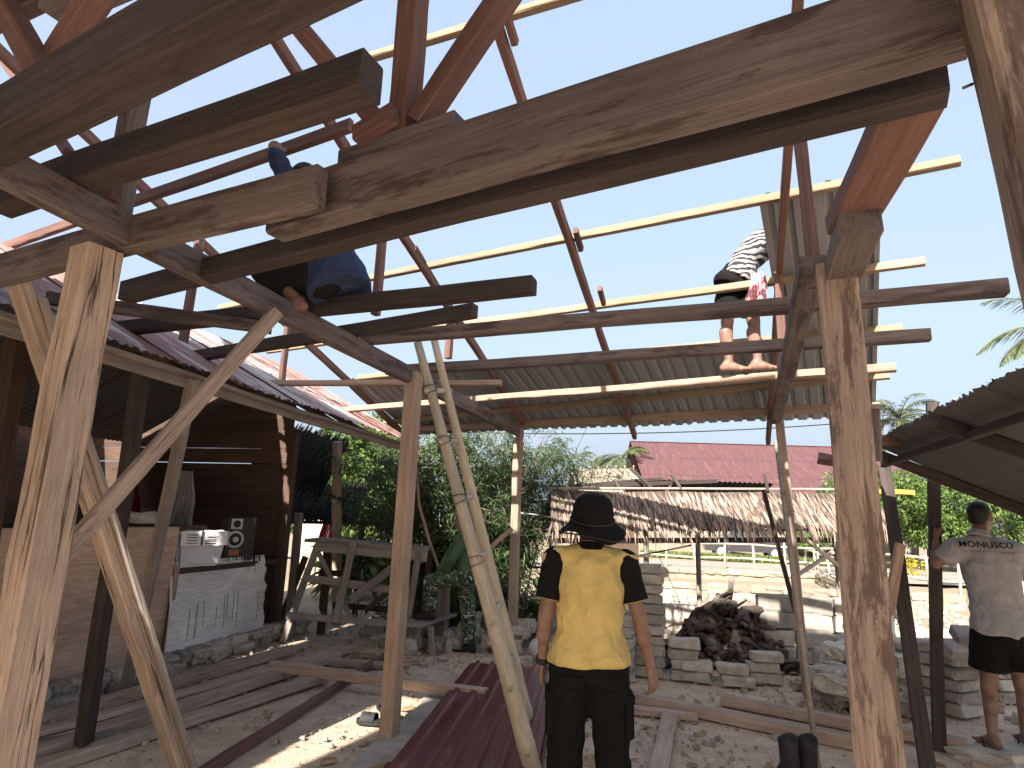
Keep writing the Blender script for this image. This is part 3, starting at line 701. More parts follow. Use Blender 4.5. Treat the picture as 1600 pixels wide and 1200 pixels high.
timber('beam_stub', D(1278, 716, 2.55), D(1325, 724, 2.50), .05, .045, 'wood_beam', HF)
timber('beam_stub', D(1368, 720, 2.6), D(1364, 640, 2.6), .05, .05, 'wood_beam', HF, -YD)
for k in range(3):
    zz = (2.53, 2.44, 2.28)[k]; a = P4+Z*zz-XD*.074; tube('nail', [a, a-XD*.035+Z*.002], .003, 'nail', HF, 6)
a = D(1520, 131, 1.05); tube('nail', [a, a-Vector((.02, 0, .01))], .003, 'nail', HF, 6)
HP = G(1467, 1172, 0)
timber('held_post', HP, D(1456, 630, HP.y+.05), .085, .085, 'wood_dark', None, -YD, label='upright post gripped by the man in grey', cat='post', wob=.006)
tube('thin_pole', [G(1278, 1200, 0), D(1240, 900, 4.9), D(1213, 690, 5.3)], .021, 'wood_grey', None, 8, label='thin pale pole leaning beside the far right post', cat='pole')
timber('dark_stick', D(1248, 975, 7.4), D(1193, 765, 7.4), .05, .05, 'wood_char', None, -YD, label='dark slanted stick beside the thin pale pole', cat='stick')

# ------------------------------------------------------------------ bamboo ladder
random.seed(77)
LD = thing('bamboo_ladder', G(838, 1235, 0), 'bamboo ladder leaning on the frame in front of the army man', 'ladder')
la, lb = G(842, 1240, 0), G(652, 535, 2.82); ma, mb = G(830, 1150, 0), G(678, 532, 2.88)
bamboo('ladder_pole', la, lb, .058, 'bamboo', LD, taper=.48); bamboo('ladder_pole', ma, mb, .054, 'bamboo', LD, taper=.48)
for f in (.08, .2, .33, .46, .6, .74, .87):
    a = la+(lb-la)*f; b = ma+(mb-ma)*f; d = (b-a).normalized()
    tube('rung', [a-d*.07, b+d*.07], .019, 'bamboo', LD, 8)
    if f > .4:
        V = []; F = []; ax = (lb-la).normalized(); s1 = ax.orthogonal().normalized(); s2 = ax.cross(s1); pts = [a+(s1*math.cos(i*.7)+s2*math.sin(i*.7))*.05+ax*.03*math.sin(i*.35) for i in range(20)]
        tube_into(V, F, [p-a for p in pts], .005, 5); link('lashing', mesh('lashing', V, F), 'husk_pale', LD, Matrix.Translation(a))

# ------------------------------------------------------------------ people
def capsule(V, F, a, b, ra, rb, seg=14, flat=1.0, side=None, caps=True):
    a = Vector(a); b = Vector(b); d = (b-a); L = d.length
    d = d/L if L > 1e-6 else Vector((0, 0, 1))
    s = Vector(side) if side is not None else d.orthogonal()
    s = (s-d*s.dot(d)); s = s.normalized() if s.length > 1e-4 else d.orthogonal().normalized(); o = d.cross(s)
    rings = []
    if caps:
        for k in range(1, 5): th = math.pi/2*(1-k/4); rings.append((a-d*ra*math.sin(th), ra*math.cos(th)))
        for k in range(0, 4): th = math.pi/2*(k/4); rings.append((b+d*rb*math.sin(th), rb*math.cos(th)))
        tips = (a-d*ra, b+d*rb)
    else:
        rings = [(a, ra), (b, rb)]; tips = (a, b)
    base = len(V)
    for c, r in rings:
        for j in range(seg): t = 2*math.pi*j/seg; V.append(c+s*math.cos(t)*r+o*math.sin(t)*r*flat)
    n = len(rings)
    for i in range(n-1):
        for j in range(seg): p = base+i*seg+j; q = base+i*seg+(j+1) % seg; F.append((p, q, q+seg, p+seg))
    V.append(tips[0]); V.append(tips[1]); t0 = len(V)-2
    for j in range(seg): F.append((base+(j+1) % seg, base+j, t0)); F.append((base+(n-1)*seg+j, base+(n-1)*seg+(j+1) % seg, t0+1))
def loft(V, F, pts, rad_, side, seg=20):
    base = len(V); n = len(pts)
    for i, p in enumerate(pts):
        d = (pts[min(i+1, n-1)]-pts[max(i-1, 0)]).normalized(); s = (side-d*side.dot(d)).normalized(); o = d.cross(s)
        for j in range(seg): t = 2*math.pi*j/seg; V.append(p+s*math.cos(t)*rad_[i][0]+o*math.sin(t)*rad_[i][1])
    for i in range(n-1):
        for j in range(seg): p = base+i*seg+j; q = base+i*seg+(j+1) % seg; F.append((p, q, q+seg, p+seg))
    F.append(tuple(base+j for j in range(seg-1, -1, -1))); F.append(tuple(base+(n-1)*seg+j for j in range(seg)))
def blob(V, F, c, rx, ry, rz, R):
    base = len(V); n, m = 10, 14
    for i in range(1, n):
        th = math.pi*i/n
        for j in range(m): t = 2*math.pi*j/m; V.append(c+R @ Vector((rx*math.sin(th)*math.cos(t), ry*math.sin(th)*math.sin(t), rz*math.cos(th))))
    for i in range(n-2):
        for j in range(m): p = base+i*m+j; q = base+i*m+(j+1) % m; F.append((p, p+m, q+m, q))
    V.append(c+R @ Vector((0, 0, rz))); V.append(c+R @ Vector((0, 0, -rz))); t0 = len(V)-2
    for j in range(m): F.append((base+j, base+(j+1) % m, t0)); F.append((base+(n-2)*m+(j+1) % m, base+(n-2)*m+j, t0+1))
def remesh(name, V, F, mat, parent, voxel=.011, it=6, wr=0, wsc=9):
    o0 = parent_world(parent).translation
    me = mesh(name, [Vector(p)-o0 for p in V], F); ob = bpy.data.objects.new(name, me); COL.objects.link(ob)
    md = ob.modifiers.new('r', 'REMESH'); md.mode = 'VOXEL'; md.voxel_size = voxel
    sm = ob.modifiers.new('s', 'SMOOTH'); sm.factor = .5; sm.iterations = it
    dg = bpy.context.evaluated_depsgraph_get(); dg.update(); ev = ob.evaluated_get(dg); m2 = bpy.data.meshes.new_from_object(ev)
    bpy.data.objects.remove(ob)
    if wr:
        m2.calc_loop_triangles(); nrm = [v.normal.copy() for v in m2.vertices]
        for v, n_ in zip(m2.vertices, nrm):
            c = v.co; q = Vector((c.x*.8, c.y*.8, c.z*1.5))
            h = abs(noise.noise(q*wsc+Vector((3, 1, 7))))*-1.6+noise.noise(q*wsc*2.1)*.5+.45
            v.co = c+n_*h*wr
    for p in m2.polygons: p.use_smooth = True
    m2.materials.clear(); m2.materials.append(MATS[mat]); m2.name = name
    o = bpy.data.objects.new(name, m2); COL.objects.link(o); o.parent = parent
    return o
def hand(V, F, w_, d, n, thumb, curl=.5, k=1.0):
    d = d.normalized(); n = (n-d*n.dot(d)).normalized(); s = thumb-d*thumb.dot(d)-n*thumb.dot(n); s.normalize()
    capsule(V, F, w_+d*.02*k, w_+d*.075*k, .034*k, .040*k, 12, .45, s)
    for i, (off, L) in enumerate(((.031, .068), (.0105, .076), (-.0105, .071), (-.031, .055))):
        b = w_+d*.088*k+s*off*k; c = curl*(1+.12*i); d1 = (d*math.cos(c)+n*math.sin(c)+s*off*2.0).normalized(); m_ = b+d1*L*.55*k
        d2 = (d*math.cos(c*2.1)+n*math.sin(c*2.1)).normalized(); e = m_+d2*L*.5*k
        capsule(V, F, b-d*.02*k, m_, .0095*k, .0088*k, 8); capsule(V, F, m_, e, .0088*k, .0075*k, 8)
    b = w_+d*.03*k+s*.032*k; m_ = b+(d*.6+s*.7+n*.35).normalized()*.04*k; e = m_+(d*.9+s*.15+n*.4).normalized()*.032*k
    capsule(V, F, b, m_, .0125*k, .011*k, 8); capsule(V, F, m_, e, .0105*k, .0085*k, 8)
def foot(V, F, ankle, toe_dir, inf=0.0, toes=True):
    t = toe_dir.copy(); t.z = 0; t.normalize(); s = t.cross(Z); a = ankle
    heel = a-t*.045-Z*.045; ball = a+t*.125-Z*.062
    capsule(V, F, heel, a+t*.04-Z*.04, .034+inf, .040+inf, 12); capsule(V, F, a-t*.02-Z*.02, ball, .040+inf, .024+inf, 12, .62 if False else 1.0)
    capsule(V, F, ball-s*.028, ball+s*.028, .022+inf, .020+inf, 10)
    if toes:
        for i, (o_, L) in enumerate(((-.036, .052), (-.015, .050), (.003, .045), (.019, .038), (.034, .030))):
            capsule(V, F, ball+s*o_, ball+s*o_+t*L-Z*.004, .012 if i else .014, .0095 if i else .012, 8)
    else: capsule(V, F, ball, ball+t*.045, .03+inf, .026+inf, 10)
def head(V, F, c, fwd, up):
    f = fwd.normalized(); r = f.cross(up).normalized(); u = r.cross(f); R = Matrix((r, f, u)).transposed()
    blob(V, F, c+u*.025-f*.012, .074, .094, .092, R); blob(V, F, c-u*.04+f*.025, .056, .068, .072, R)
    blob(V, F, c-u*.085+f*.055, .026, .022, .02, R)
    capsule(V, F, c+f*.088+u*.015, c+f*.104-u*.022, .010, .016, 8)
    for sg in (-1, 1): blob(V, F, c+r*.077*sg-f*.01-u*.005, .010, .022, .033, R); blob(V, F, c+r*.03*sg+f*.078+u*.012, .013, .009, .008, R)
    capsule(V, F, c+f*.082-u*.05-r*.018, c+f*.082-u*.05+r*.018, .008, .008, 8)
    return R
def hair_cap(V, F, c, fwd, up, back=True):
    f = fwd.normalized(); r = f.cross(up).normalized(); u = r.cross(f); R = Matrix((r, f, u)).transposed()
    blob(V, F, c+u*.042-f*.022, .079, .092, .084, R)
    if back: blob(V, F, c-u*.005-f*.050, .069, .055, .065, R)

def person(name, J, label, side, fwd, bare_feet=(True, True), group=None):
    """J: world joints. Makes the continuous body and returns the root."""
    root = thing(name, Vector((J['pel'].x, J['pel'].y, min(J['anL'].z, J['anR'].z)-.08)), label, 'person')
    V = []; F = []; s = side
    loft(V, F, [J['pel']-(J['chest']-J['pel']).normalized()*.06, J['pel'], J['waist'], J['chest'], J['neck']-(J['neck']-J['chest'])*.25, J['neck']],
         [(.12, .09), (.155, .105), (.135, .09), (.155, .105), (.10, .07), (.052, .055)], s)
    capsule(V, F, J['neck']-(J['head']-J['neck'])*.2, J['head']-(J['head']-J['neck'])*.3, .056, .052)
    for q in 'LR':
        capsule(V, F, J['sh'+q], J['el'+q], .050, .037); capsule(V, F, J['el'+q], J['wr'+q], .038, .025)
        capsule(V, F, J['neck']-Z*.02, J['sh'+q], .05, .052); blob(V, F, J['el'+q]*.62+J['wr'+q]*.38, .040, .040, .055, Matrix.Identity(3))
        capsule(V, F, J['hip'+q], J['kn'+q], .078, .053); capsule(V, F, J['kn'+q], J['an'+q], .050, .034)
        d = (J['an'+q]-J['kn'+q]); c = J['kn'+q]+d*.3-fwd*.02; capsule(V, F, c-d*.08, c+d*.14, .050, .044)
        hd = J.get('hd'+q, J['wr'+q]-J['el'+q]); hand(V, F, J['wr'+q], hd, J.get('hn'+q, fwd), J.get('ht'+q, fwd), J.get('hc'+q, .45))
        foot(V, F, J['an'+q], J.get('td'+q, fwd), toes=bare_feet['LR'.index(q)])
    head(V, F, J['head'], J.get('face', fwd), J.get('hup', Z))
    remesh('body', V, F, 'skin', root, .0085, 3)
    f = J.get('face', fwd).normalized(); r = f.cross(J.get('hup', Z)).normalized(); u = r.cross(f)
    for sg in (-1, 1):
        V = []; F = []; blob(V, F, Vector((0, 0, 0)), .011, .011, .011, Matrix.Identity(3))
        link('eye', mesh('eye', V, F, True), 'paper', root, Matrix.Translation(J['head']+r*.03*sg+f*.080+u*.012))
    return root
def torso_prims(J, s, inf, low=.0, hem=0.0):
    V = []; F = []; ax = (J['chest']-J['pel']).normalized()
    pts = [J['pel']-ax*low, J['pel']+ax*.03, J['waist'], J['chest']*.5+J['waist']*.5, J['chest'], J['neck']*.6+J['chest']*.4, J['neck']*.93+J['chest']*.07]
    rr = [(.165+inf+hem, .118+inf+hem), (.160+inf+hem, .115+inf+hem), (.145+inf, .102+inf), (.155+inf, .108+inf), (.168+inf, .112+inf), (.135+inf, .085+inf), (.066+inf*.5, .062+inf*.5)]
    loft(V, F, pts, rr, s)
    for q in 'LR': capsule(V, F, J['neck']*.75+J['chest']*.25, J['sh'+q], .062+inf*.6, .058+inf*.5)
    return V, F
def sleeve(J, q, frac, inf, fore=0.0):
    V = []; F = []; a = J['sh'+q]; b = a+(J['el'+q]-a)*min(1, frac)
    capsule(V, F, a, a+(b-a)*.05, .062+inf, .062+inf); capsule(V, F, a, b, .060+inf, (.058+inf) if frac < 1 else .046+inf, 16, caps=frac >= 1)
    if fore: e = J['el'+q]; capsule(V, F, e, e+(J['wr'+q]-e)*fore, .046+inf, .036+inf, 16); 
    return V, F
def legs(J, s, inf, frac, bottom=None, low=.10):
    """frac: 1 = to the knee, 2 = to the ankle."""
    V = []; F = []; ax = (J['waist']-J['pel']).normalized()
    loft(V, F, [J['pel']+ax*.10, J['pel']+ax*.03, J['pel']-ax*.05, J['pel']-ax*low], [(.138+inf*.2, .096+inf*.2), (.150+inf*.3, .108+inf*.3), (.175+inf, .128+inf), (.16+inf, .12+inf)], s)
    for q in 'LR':
        h = J['hip'+q]; k_ = J['kn'+q]; a = J['an'+q]
        if frac <= 1: e = h+(k_-h)*frac; capsule(V, F, h, h+(k_-h)*.3, .095+inf, .093+inf); capsule(V, F, h+(k_-h)*.1, e, .095+inf, .088+inf*1.6, 16, caps=False)
        else:
            capsule(V, F, h, k_, .092+inf, .068+inf); e = k_+(a-k_)*(frac-1); capsule(V, F, k_, k_+(a-k_)*.1, .068+inf, .068+inf); capsule(V, F, k_, e, .068+inf, .058+inf*1.3, 16, caps=False)
    return V, F
def join(*vf):
    V = []; F = []
    for v, f in vf:
        n = len(V); V += v; F += [tuple(i+n for i in q) for q in f]
    return V, F

def standing(base, yaw, h=1.70):
    k = h/1.70; R = Matrix.Rotation(yaw, 3, 'Z')
    def w_(x, y, z): return Vector(base)+R @ (Vector((x, y, z))*k)
    J = dict(pel=w_(0, 0, .93), waist=w_(0, .0, 1.07), chest=w_(0, -.01, 1.28), neck=w_(0, -.015, 1.455), head=w_(0, .02, 1.585))
    for q, sg in (('L', -1), ('R', 1)):
        J['sh'+q] = w_(.178*sg, -.01, 1.395); J['el'+q] = w_(.225*sg, -.03, 1.12); J['wr'+q] = w_(.245*sg, .03, .88)
        J['hip'+q] = w_(.09*sg, 0, .90); J['kn'+q] = w_(.115*sg, .02, .49); J['an'+q] = w_(.13*sg, -.02, .085)
    return J, R @ Vector((1, 0, 0)), R @ Vector((0, 1, 0)), w_

# 1. the man in the yellow and black polo shirt
def man_yellow():
    b = D(922, 870, 3.25); b.z = 0; J, s, f, w_ = standing(b, rad(-4), 1.68)
    J['elR'] = w_(.245, -.04, 1.13); J['wrR'] = w_(.300, .0, .90); J['elL'] = w_(-.225, -.05, 1.12); J['wrL'] = w_(-.235, .04, .89)
    J['hnR'] = -s*.8+f*.6; J['htR'] = f; J['hcR'] = .45; J['hnL'] = s; J['htL'] = f
    J['face'] = (f+s*.35+Z*.28); J['hup'] = (Z-f*.28+s*.05); J['head'] = w_(.01, .0, 1.585)
    r = person('person', J, 'man in a yellow and black polo shirt and black hat, seen from behind', s, f, (False, False))
    V, F = torso_prims(J, s, .018, .02, .024); sh = remesh('shirt', V, F, 'cloth_yellow', r, .010, 5, .012, 8)
    for q in 'LR':
        V, F = sleeve(J, q, .70, .008); o = remesh('sleeve', V, F, 'cloth_black', r, .010, 2, .004)
        a = J['sh'+q]+(J['el'+q]-J['sh'+q])*.70; d = (J['el'+q]-J['sh'+q]).normalized(); V = []; F = []
        s1 = d.orthogonal().normalized(); s2 = d.cross(s1)
        tube_into(V, F, [(s1*math.cos(i*.3142)+s2*math.sin(i*.3142))*.0665 for i in range(21)], .003, 6, False); link('sleeve_trim', mesh('trim', V, F), 'trim_olive', r, Matrix.Translation(a))
    V = []; F = []; capsule(V, F, J['neck']-Z*.012, J['neck']+Z*.032+f*.01, .082, .066, 18, .92, s, caps=False); remesh('collar', V, F, 'cloth_black', r, .008, 2)
    V, F = legs(J, s, .018, 1.93); tr = remesh('trousers', V, F, 'cloth_black', r, .012, 4, .010, 6)
    R3 = Matrix((s, f, Z)).transposed()
    for sg, q in ((-1, 'L'), (1, 'R')):                # cargo pockets
        p = (J['hip'+q]+J['kn'+q])*.5+s*.085*sg-Z*.02; m = Matrix.Translation(p) @ R3.to_4x4()
        link('cargo_pocket', box_mesh(.05, .15, .19, .014, .003, False), 'cloth_black', r, m); link('pocket_flap', box_mesh(.058, .158, .05, .01, .002, False), 'cloth_black', r, Matrix.Translation(Z*.085) @ m)
        p = J['pel']+s*.085*sg-f*.135-Z*.085; m = Matrix.Translation(p) @ R3.to_4x4(); link('pocket_flap', box_mesh(.12, .02, .055, .008, .002, False), 'cloth_black', r, m)
    V = []; F = []; w0 = J['wrL']; d = (J['wrL']-J['elL']).normalized(); capsule(V, F, w0-d*.03, w0-d*.002, .034, .033, 16, caps=False); link('watch', mesh('watch', V, F), 'rubber', r, Matrix.Identity(4))
    # bucket hat
    c = J['head']; fa = J['face'].normalized(); rr_ = fa.cross(J['hup']).normalized(); u = rr_.cross(fa); V = []; F = []; seg = 28
    prof = [(.0, .150), (.055, .145), (.088, .125), (.104, .09), (.110, .05), (.113, .022), (.119, .006), (.142, -.018), (.168, -.036), (.172, -.043), (.160, -.038), (.116, .0), (.10, .05)]
    for i, (rd, h_) in enumerate(prof):
        for j in range(seg):
            t = 2*math.pi*j/seg; wob = 1+(.04*math.sin(2*t+.6)+.03*math.sin(3*t))*(rd > .12); dz = (-.022*math.cos(2*t)+.02*math.sin(t*3+1))*(rd > .12)
            V.append(rr_*math.cos(t)*max(rd, .002)*.97*wob+fa*math.sin(t)*max(rd, .002)*1.08*wob+u*(h_+dz+.004))
    for i in range(len(prof)-1):
        for j in range(seg): p = i*seg+j; q = i*seg+(j+1) % seg; F.append((p, q, q+seg, p+seg))
    ht = link('hat', mesh('hat', V, F, True), 'cloth_black', r, Matrix.Translation(c+u*.0))
    V = []; F = []; tube_into(V, F, [rr_*math.cos(i*.2244)*.113+fa*math.sin(i*.2244)*.124+u*.024 for i in range(29)], .0045, 6, False); link('hat_band', mesh('band', V, F, True), 'rubber', ht, Matrix.Translation(c))
    V = []; F = []; tube_into(V, F, [rr_*math.cos(i*.2244)*.167*.97+fa*math.sin(i*.2244)*.167*1.08+u*(-.034-.022*math.cos(i*.4488)) for i in range(29)], .004, 6, False); link('hat_stitching', mesh('band', V, F, True), 'rubber', ht, Matrix.Translation(c))
    V = []; F = []; hair_cap(V, F, c-u*.01, fa, u); remesh('hair', V, F, 'hair', r, .012, 2)
    for q in 'LR':
        V = []; F = []; foot(V, F, J['an'+q], f, .012, False); capsule(V, F, J['an'+q], J['an'+q]+Z*.14, .055, .058); remesh('boot', V, F, 'rubber', r, .01, 2)
man_yellow()

# 2. the man in grey gripping the post
def man_grey():
    Y = 4.85; base = D(1556, 1100, Y); s = Vector((.90, -.43, 0)).normalized(); f = Vector((.43, .90, 0)).normalized()
    P = lambda x, y, dy=0: D(x, y, Y+dy)
    J = dict(pel=P(1563, 985), waist=P(1556, 935), chest=P(1546, 880), neck=P(1530, 838), head=P(1533, 808, .03),
             shL=P(1494, 857, .05), elL=P(1462, 882, .12), wrL=P(1462, 846, .16), shR=P(1582, 862, -.02), elR=P(1606, 905, .15), wrR=P(1620, 900, .4),
             hipL=P(1545, 992, .03), hipR=P(1582, 992, -.02), knL=P(1545, 1080, .06), knR=P(1598, 1075, .02), anL=P(1551, 1150, -.02), anR=P(1603, 1146, .05),
             face=Vector((.95, .45, .05)), hnL=s, htL=Vector((0, -.3, .4)), hcL=1.05, hdL=Vector((.12, .05, 1)))
    J['tdL'] = Vector((.1, .95, 0)); J['tdR'] = Vector((.4, .9, 0))
    r = person('person', J, 'man in a grey printed polo shirt and black shorts gripping an upright post', s, f)
    V, F = torso_prims(J, s, .026, .06); v2, f2 = sleeve(J, 'L', .72, .024); v3, f3 = sleeve(J, 'R', .72, .024)
    V, F = join((V, F), (v2, f2), (v3, f3)); sh = remesh('shirt', V, F, 'cloth_grey', r, .011, 4, .010, 7)
    V = []; F = []; d = (J['head']-J['neck']).normalized(); capsule(V, F, J['neck']-d*.01, J['neck']+d*.04, .082, .068, 18, .95, s, caps=False); remesh('collar', V, F, 'cloth_grey', r, .008, 2)
    V, F = legs(J, s, .024, .62); remesh('shorts', V, F, 'cloth_black', r, .011, 3, .006, 6)
    V = []; F = []; hair_cap(V, F, J['head'], J['face'], Z); remesh('hair', V, F, 'hair', r, .010, 2)
    # lettering on the back
    bt = BVHTree.FromPolygons([v.co+r.location for v in sh.data.vertices], [p.vertices[:] for p in sh.data.polygons])
    def text(body, size, z, bold=.0):
        cu = bpy.data.curves.new('t', 'FONT'); cu.body = body; cu.size = size; cu.align_x = 'CENTER'; cu.offset = bold; cu.resolution_u = 3
        ob = bpy.data.objects.new('t', cu); COL.objects.link(ob); dg = bpy.context.evaluated_depsgraph_get(); me = bpy.data.meshes.new_from_object(ob.evaluated_get(dg)); bpy.data.objects.remove(ob)
        bm = bmesh.new(); bm.from_mesh(me); bmesh.ops.triangulate(bm, faces=bm.faces[:])
        for _ in range(2): bmesh.ops.subdivide_edges(bm, edges=[e for e in bm.edges if e.calc_length() > .012], cuts=1)
        ctr = J['neck']*.5+J['chest']*.5+Z*z; tx = s
        for v in bm.verts:
            o_ = ctr+tx*v.co.x*1.15+Z*v.co.y-f*.6; hit = bt.ray_cast(o_, f, 2)
            v.co = (hit[0]-f*.007 if hit[0] is not None else ctr+tx*v.co.x+Z*v.co.y-f*.08)-r.location
        bm.to_mesh(me); bm.free(); o = bpy.data.objects.new('lettering', me); COL.objects.link(o); me.materials.append(MATS['cloth_charcoal']); o.parent = r
    text('MONUSCO', .062, .018, .0006); text('—— ——— —— ———', .028, -.018)
    for q in 'LR':
        t = thing('flip_flop', J['an'+q]-Z*.085, 'worn flip-flop under the left foot of the man in grey' if q == 'L' else 'worn flip-flop under the right foot of the man in grey', 'sandal')
        td = J['td'+q].normalized(); V = []; F = []; sd_ = td.cross(Z)
        pr_ = [(-.09, .028), (-.06, .038), (0, .036), (.08, .046), (.14, .046), (.175, .030), (.185, .012)]
        out = [(y, w2) for y, w2 in pr_]+[(y, -w2) for y, w2 in reversed(pr_)]
        n = len(out)
        for zz in (-.108, -.088):
            for (y, w2) in out: V.append(J['an'+q]+td*y+sd_*w2+Z*zz)
        F.append(tuple(range(n-1, -1, -1))); F.append(tuple(range(n, 2*n)))
        for i in range(n): F.append((i, (i+1) % n, n+(i+1) % n, n+i))
        link('sole', mesh('sole', V, F), 'sole', t, Matrix.Identity(4))
        a = J['an'+q]; tube('strap', [a+td*.03+sd_*.045-Z*.085, a+td*.09+sd_*.025-Z*.04, a+td*.125-Z*.06, a+td*.09-sd_*.025-Z*.04, a+td*.03-sd_*.045-Z*.085], .006, 'rubber', t, 6)
    a = (J['anL']+J['anR'])*.5
    stone(None, 'flat_stone', Vector((a.x+.0, a.y+.03, .02)), .75, .62, .125, 'stone', .3)
    o = [x for x in bpy.data.objects if x.name.startswith('flat_stone')][-1]; tag(o, 'flat stone slab under the feet of the man in grey', 'stone')
man_grey()

# 3. the man in camouflage with one foot on a bench
def man_army():
    Y = 7.75; P = lambda x, y, dy=0: D(x, y, Y+dy); f = Vector((-.95, .3, 0)).normalized(); s = Vector((.3, .95, 0)).normalized()
    J = dict(pel=P(729, 893), waist=P(728, 872), chest=P(724, 850), neck=P(722, 832), head=P(722, 812, .02),
             shL=P(728, 845, -.17), elL=P(706, 873, -.22), wrL=P(697, 893, -.12), shR=P(718, 845, .17), elR=P(700, 872, .2), wrR=P(688, 893, .05),
             hipL=P(729, 902, -.09), hipR=P(727, 902, .09), knL=P(673, 908, -.05), knR=P(731, 955, .10), anL=P(671, 956, -.05), anR=P(734, 1009, .08), face=f)
    # standing leg is the far one in depth only slightly; keep the feet on the ground / bench
    J['anR'].z = .085
    r = person('person', J, 'man in green camouflage trousers with one foot on a bench, behind the ladder', s, f, (False, False))
    V, F = torso_prims(J, s, .02, .05); v2 = sleeve(J, 'L', 1, .014, .9); v3 = sleeve(J, 'R', 1, .014, .9); V, F = join((V, F), v2, v3); remesh('shirt', V, F, 'cloth_green', r, .012, 4, .006)
    V, F = legs(J, s, .022, 1.92); remesh('trousers', V, F, 'cloth_camo', r, .012, 4, .007)
    V = []; F = []; hair_cap(V, F, J['head'], f, Z); remesh('hair', V, F, 'hair', r, .012, 2)
    for q in 'LR': V = []; F = []; foot(V, F, J['an'+q], f, .010, False); remesh('shoe', V, F, 'rubber', r, .01, 2)
    b = J['anL']; zt = b.z-.095; t = thing('low_bench', Vector((b.x, b.y, 0)), 'low weathered bench under the army man\'s raised foot', 'bench')
    box('seat', Vector((b.x-.03, b.y+.25, zt-.045)), (.30, 1.0, .035), 'wood_grey', t, rz=rad(-20))
    for x, y in ((-.1, -.1), (.1, -.12), (-.0, .62), (.2, .6)): timber('leg', Vector((b.x-.03+x*1.1, b.y+y, 0)), Vector((b.x-.03+x*.7, b.y+y, zt-.045)), .06, .05, 'wood_grey', t, -YD)
man_army()

# 4. the roofer bending over the new sheet
def man_roof():
    g = G(1140, 581, 2.83); Y = g.y+.02; P = lambda x, y, dy=0: D(x, y, Y+dy); f = Vector((.90, -.25, 0)).normalized(); s = Vector((-.25, -.95, 0)).normalized()
    J = dict(pel=P(1152, 437), waist=P(1163, 410), chest=P(1190, 383, -.05), neck=P(1222, 366, -.08), head=P(1250, 362, -.1),
             shL=P(1216, 378, .10), elL=P(1250, 400, .12), wrL=P(1276, 392, .0), shR=P(1212, 380, -.26), elR=P(1245, 402, -.25), wrR=P(1272, 398, -.2),
             hipL=P(1140, 450, .02), hipR=P(1168, 452, -.02), knL=P(1136, 506, .0), knR=P(1178, 506, -.06), anL=P(1139, 566), anR=P(1184, 562, -.07), face=Vector((.8, -.3, -.55)), hup=Vector((.5, 0, .8)))
    for q in 'LR': J['an'+q].z = 2.83+.085
    r = person('person', J, 'barefoot man in black shorts bending over the new roof sheet', Vector((.5, .8, 0)), f)
    J2 = dict(J); V, F = torso_prims(J, Vector((.25, .95, 0)), .02, .02); v2 = sleeve(J, 'L', .7, .02); v3 = sleeve(J, 'R', .7, .02); V, F = join((V, F), v2, v3); remesh('shirt', V, F, 'cloth_zebra', r, .012, 4, .006)
    V, F = legs(J, Vector((.95, .1, 0)), .02, .72); remesh('shorts', V, F, 'cloth_black', r, .012, 3, .006)
    V = []; F = []; hair_cap(V, F, J['head'], J['face'], J['hup']); remesh('hair', V, F, 'hair', r, .012, 2)
    o = hanging('checked_towel', P(1181, 425, -.36), .19, .28, 'cloth_towel', 'pink and white checked towel hanging from the roofer\'s waistband', 2, rad(-20))
man_roof()

# 5. the man in navy sitting on the beam
def man_navy():
    g = G(520, 458, 2.85); Y = g.y; P = lambda x, y, dy=0: D(x, y, Y+dy); f = Vector((-.85, .5, 0)).normalized(); s = Vector((.5, .85, 0)).normalized()
    J = dict(pel=P(524, 432), waist=P(517, 400, .02), chest=P(498, 350, .05), neck=P(480, 306, .06), head=P(470, 285, .08),
             shL=P(470, 318, -.06), elL=P(462, 300, -.10), wrL=P(431, 243, -.02), shR=P(505, 326, .18), elR=P(478, 385, .25), wrR=P(432, 408, .25),
             hipL=P(505, 436, -.07), hipR=P(512, 430, .12), knL=P(416, 420, -.10), knR=P(420, 408, .16), anL=P(462, 467, -.10), anR=P(500, 486, .16), face=f)
    J['anR'] = P(480, 470, .2); J['elL'] = P(450, 282, -.04)
    J['hdL'] = Vector((-.25, .1, 1)); J['hnL'] = Vector((-.3, .9, 0)); J['htL'] = Vector((.8, 0, .3)); J['hcL'] = 1.0; J['tdL'] = Vector((-1, .1, 0)); J['tdR'] = Vector((-1, .1, 0))
    r = person('person', J, 'barefoot man in a navy shirt sitting on the dark beam, arm raised', s, f)
    V, F = torso_prims(J, s, .035, .12, .02); v2 = sleeve(J, 'L', 1, .02, .97); v3 = sleeve(J, 'R', 1, .02, .9); V, F = join((V, F), v2, v3); remesh('shirt', V, F, 'cloth_navy', r, .012, 4, .009)
    V, F = legs(J, s, .028, 1.72); remesh('trousers', V, F, 'cloth_charcoal', r, .012, 3, .008)
    V = []; F = []; hair_cap(V, F, J['head'], f, Z); remesh('hair', V, F, 'hair', r, .012, 2)
man_navy()

